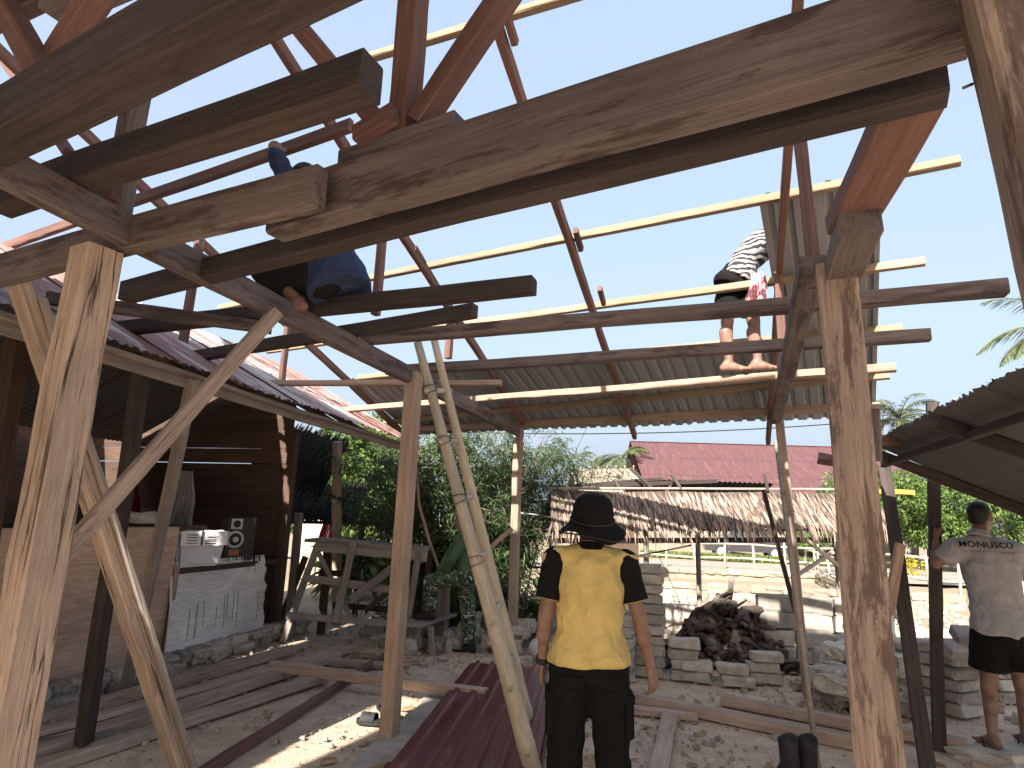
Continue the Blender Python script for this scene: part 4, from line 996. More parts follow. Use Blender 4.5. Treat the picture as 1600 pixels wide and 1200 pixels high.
# ------------------------------------------------------------------ maroon sheets stacked on the ground
fa_, fb_ = G(735, 1046, .06), G(866, 1060, .06); na_ = G(618, 1200, .06)
sdir = (na_-fa_); sdir.z = 0; sdir.normalize(); sx = Vector((-sdir.y, sdir.x, 0)); sx = sx if sx.x > 0 else -sx
ORD_ = ['top', 'second', 'third', 'fourth', 'fifth']
for i in range(5):
    o_ = fa_+Vector((random.uniform(-.03, .03), random.uniform(-.05, .05), .0))*(1 if i else .3); o_.z = .118-.016*i
    xdir = sx+sdir*random.uniform(-.015, .015)
    # x across, y towards the camera; normal must point up
    xx = xdir.normalized(); yy = (sdir-xx*sdir.dot(xx)).normalized()
    if xx.cross(yy).z < 0: org = o_+xx*.87; xx2 = -xx
    else: org = o_; xx2 = xx
    sheet('roofing_sheet', org, xx2, yy, .87, 3.5, .145, .026, 'sheet_maroon', None, 'rib', nseg=6,
          label='maroon ribbed roofing sheet on top of the stack on the ground' if i == 0 else 'maroon roofing sheet, %s from the top of the stack on the ground' % ORD_[i], cat='roofing sheet', group='maroon roofing sheets stacked on the ground')
# ------------------------------------------------------------------ timbers lying on the ground
GT = 'timbers lying on the ground'
def gtimber(a, b, z, w_, h_, mat, label, **kw):
    timber('ground_timber', G(*a, z), G(*b, z), w_, h_, mat, None, label=label, cat='timber', group=GT, **kw)
gtimber((20, 1136), (460, 1014), .045, .09, .09, 'wood_plank', 'long grey timber lying closest to the stone footing')
gtimber((10, 1176), (552, 1012), .045, .12, .07, 'wood_plank', 'second timber out from the stone footing, the longest of the row')
gtimber((0, 1198), (527, 1024), .05, .10, .08, 'wood_plank', 'third timber out from the stone footing, with a dark red side')
gtimber((-10, 1222), (505, 1058), .04, .13, .07, 'wood_plank', 'broad pale timber, outermost of the grey row by the footing')
gtimber((40, 1150), (520, 1018), .105, .10, .04, 'wood_plank', 'thin board lying on top of the grey timber row')
gtimber((300, 1218), (606, 1022), .035, .055, .06, 'wood_red', 'long dark red batten crossing the sunlit strip of ground')
gtimber((425, 1040), (760, 1084), .115, .09, .085, 'wood_plank', 'pale timber laid across the red batten, ending behind the maroon sheets')
gtimber((470, 1030), (604, 1040), .035, .09, .06, 'wood_plank', 'short timber under the pale crossing one')
gtimber((930, 1078), (1345, 1162), .05, .10, .09, 'wood_plank', 'long pale timber on the ground behind the man in yellow, running right')
gtimber((1128, 1092), (1512, 1166), .05, .09, .085, 'wood_plank', 'pale timber farther right, passing behind the stained post')
gtimber((960, 1106), (1090, 1120), .03, .10, .05, 'wood_plank', 'short grey board behind the man in yellow')
gtimber((1046, 1118), (1022, 1235), .03, .12, .045, 'wood_plank', 'short plank lying end-on at the right of the man in yellow')
gtimber((1540, 1200), (1640, 1130), .03, .16, .03, 'wood_plank', 'plank at the bottom right corner near the flip-flops')
# concrete strip footing under the middle post
def slab():
    V = []; F = []; a, b = G(556, 1235, 0), G(700, 1085, 0); d = (b-a).normalized(); n = Vector((-d.y, d.x, 0)); m = 14; random.seed(3)
    for i in range(m+1):
        p = a+(b-a)*(i/m)
        for k, zz in ((-.19, -.03), (-.15, .03), (.14, .035), (.19, -.03)): V.append(p+n*(k+random.uniform(-.03, .03))+Z*(zz+random.uniform(-.006, .006)))
    for i in range(m):
        for k in range(3): F.append((i*4+k, i*4+k+1, i*4+k+5, i*4+k+4))
    tag(link('concrete_strip', mesh('strip', V, F), 'concrete'), 'rough concrete strip footing beside the maroon sheets', 'footing')
slab()
# sandals and boots
def sandal(p, rz, label):
    t = thing('sandal', p, label, 'sandal', 'black sandals by the middle post'); R = Matrix.Rotation(rz, 4, 'Z')
    V = []; F = []; pr_ = [(-.13, .03), (-.09, .042), (0, .036), (.08, .048), (.12, .045), (.145, .02)]
    out = [(y, w2) for y, w2 in pr_]+[(y, -w2) for y, w2 in reversed(pr_)]; n = len(out)
    for zz in (.0, .035): V += [(w2, y, zz+.01*(y < -.05)) for y, w2 in out]
    F = [tuple(range(n-1, -1, -1)), tuple(range(n, 2*n))]+[(i, (i+1) % n, n+(i+1) % n, n+i) for i in range(n)]
    link('sole', mesh('sole', V, F), 'rubber', t, Matrix.Translation(p) @ R)
    for y0 in (.02, .075):
        V = []; F = []
        for i in range(11):
            a = math.pi*i/10; V += [(-.05*math.cos(a), y0-.03, .03+.055*math.sin(a)), (-.05*math.cos(a), y0+.03, .03+.05*math.sin(a))]
        F = [(2*i, 2*i+1, 2*i+3, 2*i+2) for i in range(10)]; link('strap', mesh('strap', V, F), 'rubber', t, Matrix.Translation(p) @ R)
sandal(G(585, 1132, .0), rad(75), 'black sandal lying left of the middle post, the nearer one'); sandal(G(600, 1112, .01), rad(20), 'black sandal lying left of the middle post, the farther one')
def boot(p, rz, label):
    t = thing('rubber_boot', p, label, 'boot', 'black boots beside the stained post'); V = []; F = []; f = Vector((math.sin(rz), math.cos(rz), 0)); seg = 16
    foot(V, F, p+Z*.09, f, .012, False); capsule(V, F, p+Z*.07, p+Z*.14, .055, .055); remesh('shoe', V, F, 'rubber', t, .008, 2)
    V = []; F = []
    for r_, z in ((.055, .08), (.058, .2), (.064, .26), (.056, .255), (.048, .12)):
        for j in range(seg): a = 2*math.pi*j/seg; V.append(p+Vector((r_*math.cos(a), r_*math.sin(a), z+.012*math.sin(a*2))))
    for i in range(4):
        for j in range(seg): F.append((i*seg+j, i*seg+(j+1) % seg, (i+1)*seg+(j+1) % seg, (i+1)*seg+j))
    link('shaft', mesh('shaft', V, F, True), 'rubber', t, Matrix.Identity(4))
boot(G(1235, 1222, 0), rad(150), 'black boot with an open shaft, left one beside the stained post'); boot(G(1265, 1222, 0), rad(200), 'black boot with an open shaft, right one beside the stained post')

# ------------------------------------------------------------------ concrete blocks, rubble, husks
random.seed(21)
blk = [box_mesh(.36*random.uniform(.85, 1.05), .17, .098, .016, .010) for _ in range(7)]; blkL = [box_mesh(.42*random.uniform(.9, 1.02), .20, .188, .018, .010) for _ in range(5)]
def block(p, rz, label, group, me, tilt=0):
    m = Matrix.Translation(p) @ Matrix.Rotation(rz, 4, 'Z') @ Matrix.Rotation(tilt, 4, 'X')
    return tag(link('concrete_block', me, 'block', None, m), label, 'block', group)
ORD = ['top', 'second', 'third', 'fourth', 'fifth', 'sixth', 'seventh', 'eighth', 'ninth', 'tenth', 'eleventh']
def stack(px, n, desc, rz, z0=0, me=blk, h=.104, per=1):
    p0 = G(*px, 0)
    for i in range(n):
        for c in range(per):
            r_ = rz+random.uniform(-.12, .12); off = Vector((math.cos(rz), math.sin(rz), 0))*(.37*(c-(per-1)/2))*(1.14 if me is blkL else 1)
            o_ = ORD[n-1-i]; side_ = '' if per == 1 else (('left', 'right') if per == 2 else ('left', 'middle', 'right'))[c]+' '
            lab = 'grey %sblock on the %s of %s' % (side_, 'top', desc) if o_ == 'top' else 'grey %sblock %s from the top in %s' % (side_, o_, desc)
            block(p0+off+Vector((random.uniform(-.025, .025), random.uniform(-.02, .02), z0+i*h)), r_, lab, 'blocks of '+desc, random.choice(me))
R1_ = -rad(18)
stack((1014, 1056), 11, 'the tall stack right of the yellow shirt', R1_)
stack((968, 1062), 6, 'the stack half hidden by the yellow shirt', R1_)
stack((1072, 1062), 4, 'the pile left of the husk heap', R1_)
stack((1120, 1068), 2, 'the low row before the husk heap', R1_, per=2)
stack((1275, 1040), 4, 'the wall of large blocks by the husks', -rad(12), me=blkL, h=.195, per=3)
stack((1195, 1066), 3, 'the small stack left of the large blocks', -rad(14))
stack((1462, 1112), 6, 'the stack behind the held post', rad(30))
stack((1510, 1118), 6, 'the stack between held post and grey man', rad(20))
stack((1575, 1095), 5, 'the stack beyond the grey man\'s legs', rad(5))
for (px, py, tilt, lab) in ((1520, 1000, .5, 'steeply tilted grey block highest on the rubble by the grey man'), (1540, 1020, .35, 'tilted grey block touching the grey man\'s shorts on the left'), (1500, 1020, .6, 'most tilted grey block, just right of the held post'), (1565, 1050, .3, 'slightly tilted grey block behind the grey man\'s knees')):
    p = D(px, py, 5.75); block(p, rad(random.uniform(-20, 40)), lab, 'tilted blocks', random.choice(blk), tilt)
RW = thing('rubble_wall', G(1390, 1110, 0), 'low rubble wall of rough grey stones between the stained post and the held post', 'wall')
for i in range(46):
    x = random.uniform(1300, 1450); y = random.uniform(1060, 1125); p = G(x, y, 0); lay = random.choice((0, 0, 1, 1, 2))
    stone(RW, 'stone', p+Z*(.07+.15*lay)+Vector((0, .12*lay, 0)), random.uniform(.18, .34), random.uniform(.16, .26), random.uniform(.13, .2), 'stone')
RW2 = thing('rubble_heap', G(790, 1010, 0), 'heap of rough stones at the foot of the bamboo clump', 'stones')
for i in range(60):
    x = random.uniform(560, 900); y = random.uniform(988, 1022); p = G(x, y, 0)
    stone(RW2, 'stone', p+Z*random.uniform(.03, .26)*(1 if x > 730 else .4), random.uniform(.12, .3), random.uniform(.12, .24), random.uniform(.1, .2), random.choice(('stone', 'stone', 'stone_pale', 'block')))
# heap of coconut husks
def husk_me(seed):
    random.seed(seed); V = []; F = []; L = random.uniform(.10, .16); w0 = random.uniform(.045, .07); n = 5; m = 5
    for i in range(n+1):
        f = i/n; ww = w0*math.sin(math.pi*(.12+.76*f)); zz = .05*math.sin(math.pi*f)
        for j in range(m+1):
            a = math.pi*(j/m-.5)*1.1; V.append((L*(f-.5)*2*.9, ww*math.sin(a)+random.uniform(-.004, .004), zz+ww*.55*(math.cos(a)-1)+random.uniform(-.004, .004)))
    for i in range(n):
        for j in range(m): a = i*(m+1)+j; F.append((a, a+1, a+m+2, a+m+1))
    n0 = len(V); V += [(x, y*.9, z-.016) for x, y, z in V]; F += [tuple(reversed([q+n0 for q in f])) for f in F]
    return mesh('husk', V, F)
hm = []
for i in range(7):
    me = husk_me(100+i); me.materials.append(MATS['husk_pale' if i == 3 else 'husk']); hm.append(me)
random.seed(33); hc = G(1150, 1040, 0)
for i in range(300):
    a = random.uniform(0, 6.28); r_ = math.sqrt(random.random()); x = r_*math.cos(a); y = r_*math.sin(a); top = .72*(1-r_**1.7)
    p = hc+Vector((x*.72, .25+y*.42, max(.04, top*random.uniform(.55, 1.05))))
    if i > 285: p = hc+Vector((random.uniform(-.9, .9), random.uniform(-.35, -.1), .03))
    m = Matrix.Translation(p) @ Matrix.Rotation(random.uniform(0, 6.28), 4, 'Z') @ Matrix.Rotation(random.uniform(-.9, .9), 4, 'Y') @ Matrix.Rotation(random.uniform(-1, 1), 4, 'X')
    tag(link('coconut_husk', hm[random.randrange(7)], None, None, m), 'dark dried coconut husk in the heap behind the concrete blocks', 'husk', 'coconut husks in the heap')
tube('grey_stake', [G(1150, 1000, 0)+Vector((0, .3, .3)), D(1143, 905, 8.2)], [.045, .038], 'wood_grey', None, 10, label='round grey stake rising from the husk heap', cat='stake')
# plastic drum
def drum():
    p = G(1396, 1035, 0); p += Vector((.05, .4, 0)); t = thing('plastic_drum', p, 'grey plastic drum half hidden by the stained post', 'drum'); seg = 24; V = []; F = []
    pr_ = [(.0, .0), (.19, 0), (.2, .04), (.215, .3), (.215, .55), (.225, .57), (.225, .6), (.205, .6), (.19, .3), (0, .28)]
    for r_, z in pr_:
        for j in range(seg): a = 2*math.pi*j/seg; V.append((max(r_, .001)*math.cos(a), max(r_, .001)*math.sin(a), z))
    for i in range(len(pr_)-1):
        for j in range(seg): F.append((i*seg+j, i*seg+(j+1) % seg, (i+1)*seg+(j+1) % seg, (i+1)*seg+j))
    link('shell', mesh('drum', V, F, True), 'drum_grey', t, Matrix.Translation(p)); V = []; F = []
    tube_into(V, F, [Vector((.225*math.cos(i*.2618), .225*math.sin(i*.2618), .6)) for i in range(25)], .012, 6, False); link('rim', mesh('rim', V, F, True), 'white_plastic', t, Matrix.Translation(p))
drum()
# jug on the rubble by the bamboo
def jug():
    p = G(838, 1030, .02); t = thing('water_jug', p, 'pale blue-grey jug lying on the stones behind the man in yellow', 'jug'); V = []; F = []; seg = 18
    for r_, z in ((.02, 0), (.10, .0), (.115, .03), (.115, .17), (.08, .22), (.03, .24), (.03, .27), (.005, .27)):
        for j in range(seg): a = 2*math.pi*j/seg; V.append((r_*math.cos(a), r_*math.sin(a), z))
    for i in range(7):
        for j in range(seg): F.append((i*seg+j, i*seg+(j+1) % seg, (i+1)*seg+(j+1) % seg, (i+1)*seg+j))
    link('jug_body', mesh('jug', V, F, True), 'white_plastic', t, Matrix.Translation(p+Z*.115) @ Matrix.Rotation(rad(80), 4, 'X') @ Matrix.Rotation(.4, 4, 'Y'))
jug()
# loose gravel, chips and litter
def scatter(name, n, mat, size, region, flat=.5, label=None, cat=None):
    rng = np.random.default_rng(7+n); V = []; F = []
    cube = np.array([(-1, -1, -1), (1, -1, -1), (1, 1, -1), (-1, 1, -1), (-.7, -.7, 1), (.7, -.7, 1), (.7, .7, 1), (-.7, .7, 1)])*.5
    fc = [(0, 3, 2, 1), (4, 5, 6, 7), (0, 1, 5, 4), (1, 2, 6, 5), (2, 3, 7, 6), (3, 0, 4, 7)]
    x0, x1, y0, y1 = region; k = 0
    while k < n:
        x = rng.uniform(x0, x1); y = y0+(y1-y0)*rng.random()**1.3
        if noise.noise(Vector((x*.9, y*.9, 2)))+rng.uniform(-.5, .5) < -.05: continue
        s_ = size*rng.lognormal(0, .6); a = rng.uniform(0, 6.28); c, sn = math.cos(a), math.sin(a)
        q = cube*np.array([s_*rng.uniform(.7, 1.6), s_*rng.uniform(.5, 1.1), s_*flat])+rng.uniform(-.15, .15, (8, 3))*s_*np.array([1, 1, flat])
        tl = rng.uniform(-.4, .4); q[:, 2] += q[:, 0]*tl*.5
        b = len(V)
        for vx, vy, vz in q: V.append((x+vx*c-vy*sn, y+vx*sn+vy*c, .002+s_*flat*.4+vz))
        F += [tuple(i+b for i in f) for f in fc]; k += 1
    tag(link(name, mesh(name, V, F), mat), label, cat, kind='stuff')
scatter('gravel', 7000, 'gravel', .015, (-4.5, 6, 2.2, 10.5), .6, 'loose gravel scattered over the dirt floor', 'gravel')
scatter('gravel_field', 2600, 'gravel', .05, (-2, 9, 9.5, 16), .6, 'pale gravel on the sunny ground beyond the blocks', 'gravel')
scatter('wood_chips', 900, 'litter', .035, (-3.5, 5, 2.2, 8), .14, 'wood chips and dry leaf litter on the dirt floor', 'litter')

# ------------------------------------------------------------------ plants
def leaves_mesh(name, C, Dr, L, W_, droop=.25, up=None):
    """arrays: centres (base), directions, lengths, widths -> one mesh of bent leaf blades (2 quads each)."""
    n = len(C); Dr = Dr/np.linalg.norm(Dr, axis=1)[:, None]; r = np.random.default_rng(3).normal(size=(n, 3)) if up is None else up
    S = np.cross(Dr, r); S /= np.linalg.norm(S, axis=1)[:, None]+1e-9
    L = L[:, None]; W2 = (W_/2)[:, None]; mid = C+Dr*L*.45; tip = C+Dr*L; tip[:, 2] -= (L[:, 0]*droop)
    V = np.stack([C, mid+S*W2, mid-S*W2, tip], 1).reshape(-1, 3)
    b = np.arange(n)*4; F = np.stack([np.stack([b, b+1, b+2], 1), np.stack([b+1, b+3, b+2], 1)], 1).reshape(-1, 3)
    me = bpy.data.meshes.new(name); me.vertices.add(len(V)); me.vertices.foreach_set('co', V.astype(np.float32).ravel())
    me.loops.add(len(F)*3); me.loops.foreach_set('vertex_index', F.astype(np.int32).ravel()); me.polygons.add(len(F))
    me.polygons.foreach_set('loop_start', (np.arange(len(F))*3).astype(np.int32)); me.polygons.foreach_set('loop_total', np.full(len(F), 3, np.int32)); me.update(); me.validate()
    return me
def bamboo_clump():
    rng = np.random.default_rng(5); base = D(725, 1000, 9.6); base.z = 0
    t = thing('bamboo_clump', base, 'dense clump of thin-leaved bamboo behind the ladder', 'bamboo'); C = []; Dv = []
    SV = []; SF = []
    for k in range(64):
        a = rng.uniform(0, 6.28); r0_ = .9*math.sqrt(rng.random()); b = base+Vector((r0_*math.cos(a)*1.1, r0_*math.sin(a)*.6, 0)); lean = rng.uniform(.2, 1.35); az = a+rng.uniform(-.7, .7); H_ = rng.uniform(2.0, 3.5)
        pts = []
        for i in range(9):
            f = i/8; pts.append(b+Vector((math.cos(az)*lean*f**2*1.15, math.sin(az)*lean*f**2*.7, H_*(f-.22*lean*f**3))))
        tube_into(SV, SF, [p-base for p in pts], [.014*(1-.75*i/8) for i in range(9)], 5)
        for i in range(1, 9):
            nb = int(rng.integers(4, 8)) if i > 2 else 4
            for _ in range(nb):
                p = pts[i]+(pts[i-1]-pts[i])*rng.random(); az2 = rng.uniform(0, 6.28); bl = rng.uniform(.2, .6); e = p+Vector((math.cos(az2)*bl, math.sin(az2)*bl, rng.uniform(-.12, .25)))
                tube_into(SV, SF, [p-base, e-base], .004, 3, False)
                for _ in range(int(rng.integers(14, 24))):
                    q = p+(e-p)*rng.uniform(.15, 1.0); C.append(q-base+Vector(rng.normal(0, .05, 3))); d = (e-p).normalized()*.6+Vector(rng.normal(0, .6, 3)); d.z -= .45; Dv.append(d)
    C = np.array([tuple(c) for c in C]); Dv = np.array([tuple(d) for d in Dv]); n = len(C)
    link('foliage', leaves_mesh('foliage', C, Dv, rng.uniform(.09, .18, n), rng.uniform(.012, .022, n)), 'leaf_dark', t, Matrix.Translation(base)); link('canes', mesh('canes', [tuple(v) for v in SV], SF), 'husk_pale', t, Matrix.Translation(base))
bamboo_clump()
def tree(pos, h, rx, nleaf, mat, label, group='trees along the far side', lsz=.25, trunk_h=.35, seed=1):
    rng = np.random.default_rng(seed); t = thing('tree', pos, label, 'tree', group); V = []; F = []; C = []; Dv = []
    tube_into(V, F, [Vector((0, 0, -.1)), Vector((.1, 0, h*.3)), Vector((0, .1, h*.7))], [.12*h/4, .08*h/4, .03], 7)
    for k in range(9+int(rx*3)):
        a = rng.uniform(0, 6.28); rr = rx*math.sqrt(rng.random())*.8; zc = h*(trunk_h+(1-trunk_h)*rng.random()*.85); c = Vector((rr*math.cos(a), rr*math.sin(a), zc)); br = rng.uniform(.28, .5)*rx
        tube_into(V, F, [Vector((0, 0, zc*.55)), c], [.04*h/4, .015], 5)
        m = int(nleaf/(9+int(rx*3)))
        u = rng.normal(size=(m, 3)); u /= np.linalg.norm(u, axis=1)[:, None]; u *= (br*rng.uniform(.55, 1.05, m)**.6)[:, None]; C.append(u*np.array([1, 1, .75])+np.array(tuple(c))); Dv.append(u+rng.normal(0, .4*br, (m, 3))-np.array([0, 0, .25*br]))
    C = np.concatenate(C); Dv = np.concatenate(Dv); n = len(C)
    link('crown', leaves_mesh('crown', C, Dv, rng.uniform(.7, 1.3, n)*lsz, rng.uniform(.35, .6, n)*lsz), mat, t, Matrix.Translation(pos)); link('trunk', mesh('trunk', V, F), 'wood_grey', t, Matrix.Translation(pos))
def gp(x, Y): p = D(x, 850, Y); p.z = 0; return p
k = 0
for (x, Y, h, rx, mt, lab) in ((1395, 27, 4.2, 2.0, 'leaf_bright', 'bright bushy tree just right of the stained post in the distance'), (1450, 31, 5.0, 2.4, 'leaf_dark', 'dark bushy tree behind the held post in the distance'),
    (1510, 26, 4.0, 2.2, 'leaf_bright', 'bright bushy tree behind the grey man\'s head'), (1575, 29, 5.0, 2.6, 'leaf_bright', 'leafy tree at the right edge behind the man in grey'), (1650, 27, 4.8, 2.6, 'leaf_dark', 'tree just beyond the right edge of the scene'),
    (1340, 33, 4.0, 2.2, 'leaf_dark', 'tree hidden behind the stained post'), (1270, 33, 2.6, 1.3, 'leaf_bright', 'small bright tree under the right end of the thatch'), (560, 17, 4.2, 1.9, 'leaf_bright', 'bright tree behind the sheds at the left'), (640, 20, 4.6, 2.4, 'leaf_bright', 'sunny tree far behind the bamboo'),
    (470, 19, 3.4, 1.6, 'leaf_dark', 'tree peeping between the sheds at the far left')):
    tree(gp(x, Y), h, rx, 11000, mt, lab, lsz=.15, seed=40+k); k += 1
def bush(pos, r_, n, mat, label, hgt=None, lsz=.12, seed=1, cat='bush', name='bush', group=None):
    rng = np.random.default_rng(seed); u = rng.normal(size=(n, 3)); u /= np.linalg.norm(u, axis=1)[:, None]; u[:, 2] = np.abs(u[:, 2]); rr = rng.random(n)**.4
    C = u*rr[:, None]*np.array([r_, r_, hgt or r_]); Dv = u+rng.normal(0, .5, (n, 3)); t = thing(name, pos, label, cat, group)
    link('foliage', leaves_mesh('foliage', C, Dv, rng.uniform(.6, 1.4, n)*lsz, rng.uniform(.2, .5, n)*lsz), mat, t, Matrix.Translation(pos))
    V = []; F = []
    for i in range(7): a = i*.9; tube_into(V, F, [Vector((0, 0, 0)), Vector((.6*r_*math.cos(a), .6*r_*math.sin(a), .6*(hgt or r_)))], [.015, .006], 5)
    link('stem', mesh('stem', V, F), 'wood_grey', t, Matrix.Translation(pos))
bush(gp(1417, 23), .55, 500, 'leaf_yellow', 'bright yellow flowering bush beyond the held post', .8, seed=3)
bush(D(1290, 860, 22)*1, .9, 900, 'leaf_bright', 'leafy bush at the right end of the thatched hut', 1.2, seed=4)
bush(D(560, 900, 12.5), .5, 700, 'leaf_grass', 'tuft of long grass behind the wooden rack', .7, .5, seed=6)
bush(G(870, 1000, 0)+Vector((0, .6, .0)), .35, 160, 'leaf_dark', 'broad-leaved plant between the far post and the man in yellow', .8, .28, seed=8)
def grass_strip():
    rng = np.random.default_rng(9); n = 9000; a, b = gp(960, 31), gp(1330, 28); f = rng.random(n); C = np.array(tuple(a))+f[:, None]*np.array(tuple(b-a))+rng.normal(0, .35, (n, 3))*np.array([1, 1, 0]); Dv = rng.normal(0, .4, (n, 3)); Dv[:, 2] = 1
    tag(link('grass_strip', leaves_mesh('grass', C, Dv, rng.uniform(.15, .5, n), rng.uniform(.03, .09, n)), 'leaf_grass'), 'strip of green grass along the far side of the road', 'grass', kind='stuff')
grass_strip()
def palm(top, ground_z, n, L, mat, label, seed, dead=False, az0=None):
    rng = np.random.default_rng(seed); t = thing('palm_tree', Vector((top.x, top.y, ground_z)), label, 'palm tree', 'coconut palms'); V = []; F = []
    H_ = top.z-ground_z; base = Vector((top.x, top.y, ground_z))
    tube_into(V, F, [Vector((.3*math.sin(i*.5), 0, H_*i/8)) if i < 8 else Vector((0, 0, H_)) for i in range(9)], [.17-.01*i for i in range(9)], 9); link('trunk', mesh('trunk', V, F, True), 'wood_grey', t, Matrix.Translation(base))
    for k in range(n):
        az = 2*math.pi*k/n+rng.uniform(-.2, .2) if az0 is None else az0+rng.uniform(-.5, .5); el = rng.uniform(-.2, 1.1) if not dead else rng.uniform(-1.2, -.5); h = Vector((math.cos(az), math.sin(az), 0)); pts = []; p = top.copy(); d = h*math.cos(el)+Z*math.sin(el)
        for i in range(9): pts.append(p-base); p = p+d*L/8; d = (d-Z*(.22 if not dead else .12)).normalized()
        C = []; Dv = []; sidev = h.cross(Z)
        for i in range(1, 9):
            for j in range(7):
                q = pts[i-1]+(pts[i]-pts[i-1])*(j/7)
                for sg in (-1, 1): C.append(q); Dv.append(sidev*sg+(pts[i]-pts[i-1]).normalized()*.9-Z*rng.uniform(.1, .7))
        C = np.array([tuple(c) for c in C]); Dv = np.array([tuple(c) for c in Dv]); m = len(C); f = np.repeat(np.linspace(0, 1, m//2), 2)[:m]
        fo = link('frond', leaves_mesh('frond', C, Dv, L*.26*np.sin(np.pi*(.1+.85*f)), np.full(m, L*.016), .15, np.tile(np.array([[0, 0, 1.]]), (m, 1))), mat, t, Matrix.Translation(base)); V = []; F = []
        tube_into(V, F, pts, [.03*(1-.1*i) for i in range(9)], 4); link('frond_rib', mesh('rib', V, F), mat, fo, Matrix.Translation(base))
palm(D(1405, 655, 30), 0, 15, 2.6, 'leaf_palm', 'coconut palm seen just right of the stained post', 1)
palm(D(1378, 668, 33), 0, 10, 2.4, 'leaf_palm', 'second palm half hidden behind the stained post', 8)
palm(D(1490, 622, 26), 0, 5, 2.0, 'leaf_dead', 'palm with grey dead fronds above the tin canopy', 2, True)
palm(D(1535, 650, 28), 0, 7, 1.8, 'leaf_dead', 'palm with withered crown peeping over the canopy edge', 3)
palm(D(936, 722, 46), 0, 11, 2.6, 'leaf_palm', 'small distant palm left of the red roof', 4)
palm(D(972, 716, 40), 0, 11, 2.4, 'leaf_palm', 'distant palm touching the left end of the red roof', 5)
palm(D(1680, 520, 12), 0, 4, 1.9, 'leaf_palm', 'palm frond tip reaching in from the right edge', 6, False, rad(175))

# ------------------------------------------------------------------ thatched hut and the buildings behind
def hut():
    L0, R0_ = D(858, 765, 8.95), D(1352, 768, 9.1); lx = (R0_-L0); lzs = lx.z; lx.z = 0; W_ = lx.length; ux = lx.normalized(); n = Vector((ux.y, -ux.x, 0)); ux = ux+Z*(lzs/W_); rng = np.random.default_rng(2)
    t = thing('thatched_hut', Vector(((L0.x+R0_.x)/2, (L0.y+R0_.y)/2, 0)), 'low open hut with a shaggy palm-thatch roof', 'hut'); top = L0.copy(); zt = L0.z; top.z = 0
    # strands of the front slope: several overlapping courses
    C = []; Dv = []; Ls = []
    for course in range(7):
        f = course/7; cnt = int(W_/.019)
        for i in range(cnt):
            x = W_*rng.random(); o = n*(.05+  .50*f)+Z*(zt-.50*f*.95-.02+.02*rng.normal()*.5)
            C.append(tuple(top+ux*x+o)); d = n*(.72 if course < 5 else .12)+Z*-.9+ux*rng.normal(.10, .14); Dv.append(tuple(d)); Ls.append(rng.uniform(.24, .42) if course < 6 else rng.uniform(.10, .36))
    C = np.array(C); Dv = np.array(Dv); m = len(C); upn = np.tile(np.array([tuple(n*.8+Z*.6)]), (m, 1))+rng.normal(0, .5, (m, 3))
    th = link('thatch', leaves_mesh('thatch', C-np.array(tuple(t.location)), Dv, np.array(Ls), rng.uniform(.016, .042, m), .06, upn), 'thatch', t, Matrix.Translation(t.location)); th['kind'] = 'stuff'
    # underlay so the roof is closed, front and back slope
    for sg, nm in ((1, 'roof_mat'), (-1, 'roof_mat')):
        a = top+Z*(zt-.02); b = a+ux*W_; dn = n*sg*(.47 if sg > 0 else 1.0)-Z*(.47 if sg > 0 else .5); V = []; F = []
        for i in range(11):
            for j in range(4): V.append(a+(b-a)*(i/10)+dn*(j/3)+Z*.012*math.sin(i*2.1+j))
        for i in range(10):
            for j in range(3): F.append((i*4+j, i*4+j+1, i*4+j+5, i*4+j+4))
        n0 = len(V); V += [v-Z*.03 for v in V]; F += [tuple(reversed([q+n0 for q in f])) for f in F]
        link(nm, mesh(nm, V, F), 'husk', t, Matrix.Identity(4))
    bamboo('ridge_pole', top+Z*(zt+.02)-ux*.1, top+ux*W_*.98+Z*(zt+.03), .02, 'wood_grey', t)
    bamboo('eave_pole', top+n*.42+Z*(zt-.56)-ux*.1, top+ux*W_+n*.42+Z*(zt-.54), .022, 'wood_char', t); timber('eave_beam', top+n*.30+Z*(zt-.70), top+ux*W_+n*.30+Z*(zt-.68), .06, .07, 'wood_char', t)
    for x, dn in ((.05, .5), (1.32, .5), (W_-.35, .5), (W_-.05, .45), (.1, -.9), (W_*.5, -.9), (W_-.2, -.9)):
        p = top+ux*x+n*dn*.6; zz = p.z; p.z = 0; bamboo('hut_post', p, p+Z*(zz+zt-(.38 if dn > 0 else .34)), .04, 'wood_grey', t)
    for (a, b) in (((1302, 862), (1240, 903)), ((1262, 845), (1318, 890))): timber('brace', D(*a, 8.7), D(*b, 8.7), .05, .05, 'wood_grey', t)
    random.seed(4)
    for (a, b) in (((985, 732), (1020, 765)), ((1050, 742), (1064, 764)), ((898, 736), (906, 762)), ((960, 750), (968, 764)), ((1195, 740), (1200, 768))): timber('roof_stick', D(*a, 9.1), D(*b, 9.0), .04, .04, 'wood_dark', t, Vector((1, 0, 0)))
    timber('roof_stick', D(855, 762, 9.2), D(1035, 748, 9.3), .05, .05, 'wood_char', t); timber('roof_stick', D(930, 760, 9.2), D(1120, 752, 9.3), .05, .06, 'wood_char', t)
    sheet('roof_scrap', D(985, 752, 9.4), Vector((1, .1, .08)), Vector((.1, .8, -.3)), .7, .5, .076, .01, 'sheet_rusty', t, nseg=2); sheet('roof_scrap', D(1055, 750, 9.45), Vector((1, .0, .0)), Vector((.0, .8, -.3)), 1.5, .5, .076, .01, 'sheet_dark', t, nseg=2)
    tube('fallen_rod', [D(970, 874, 8.4), D(1080, 852, 8.4)], .012, 'wood_char', t, 6)
hut()
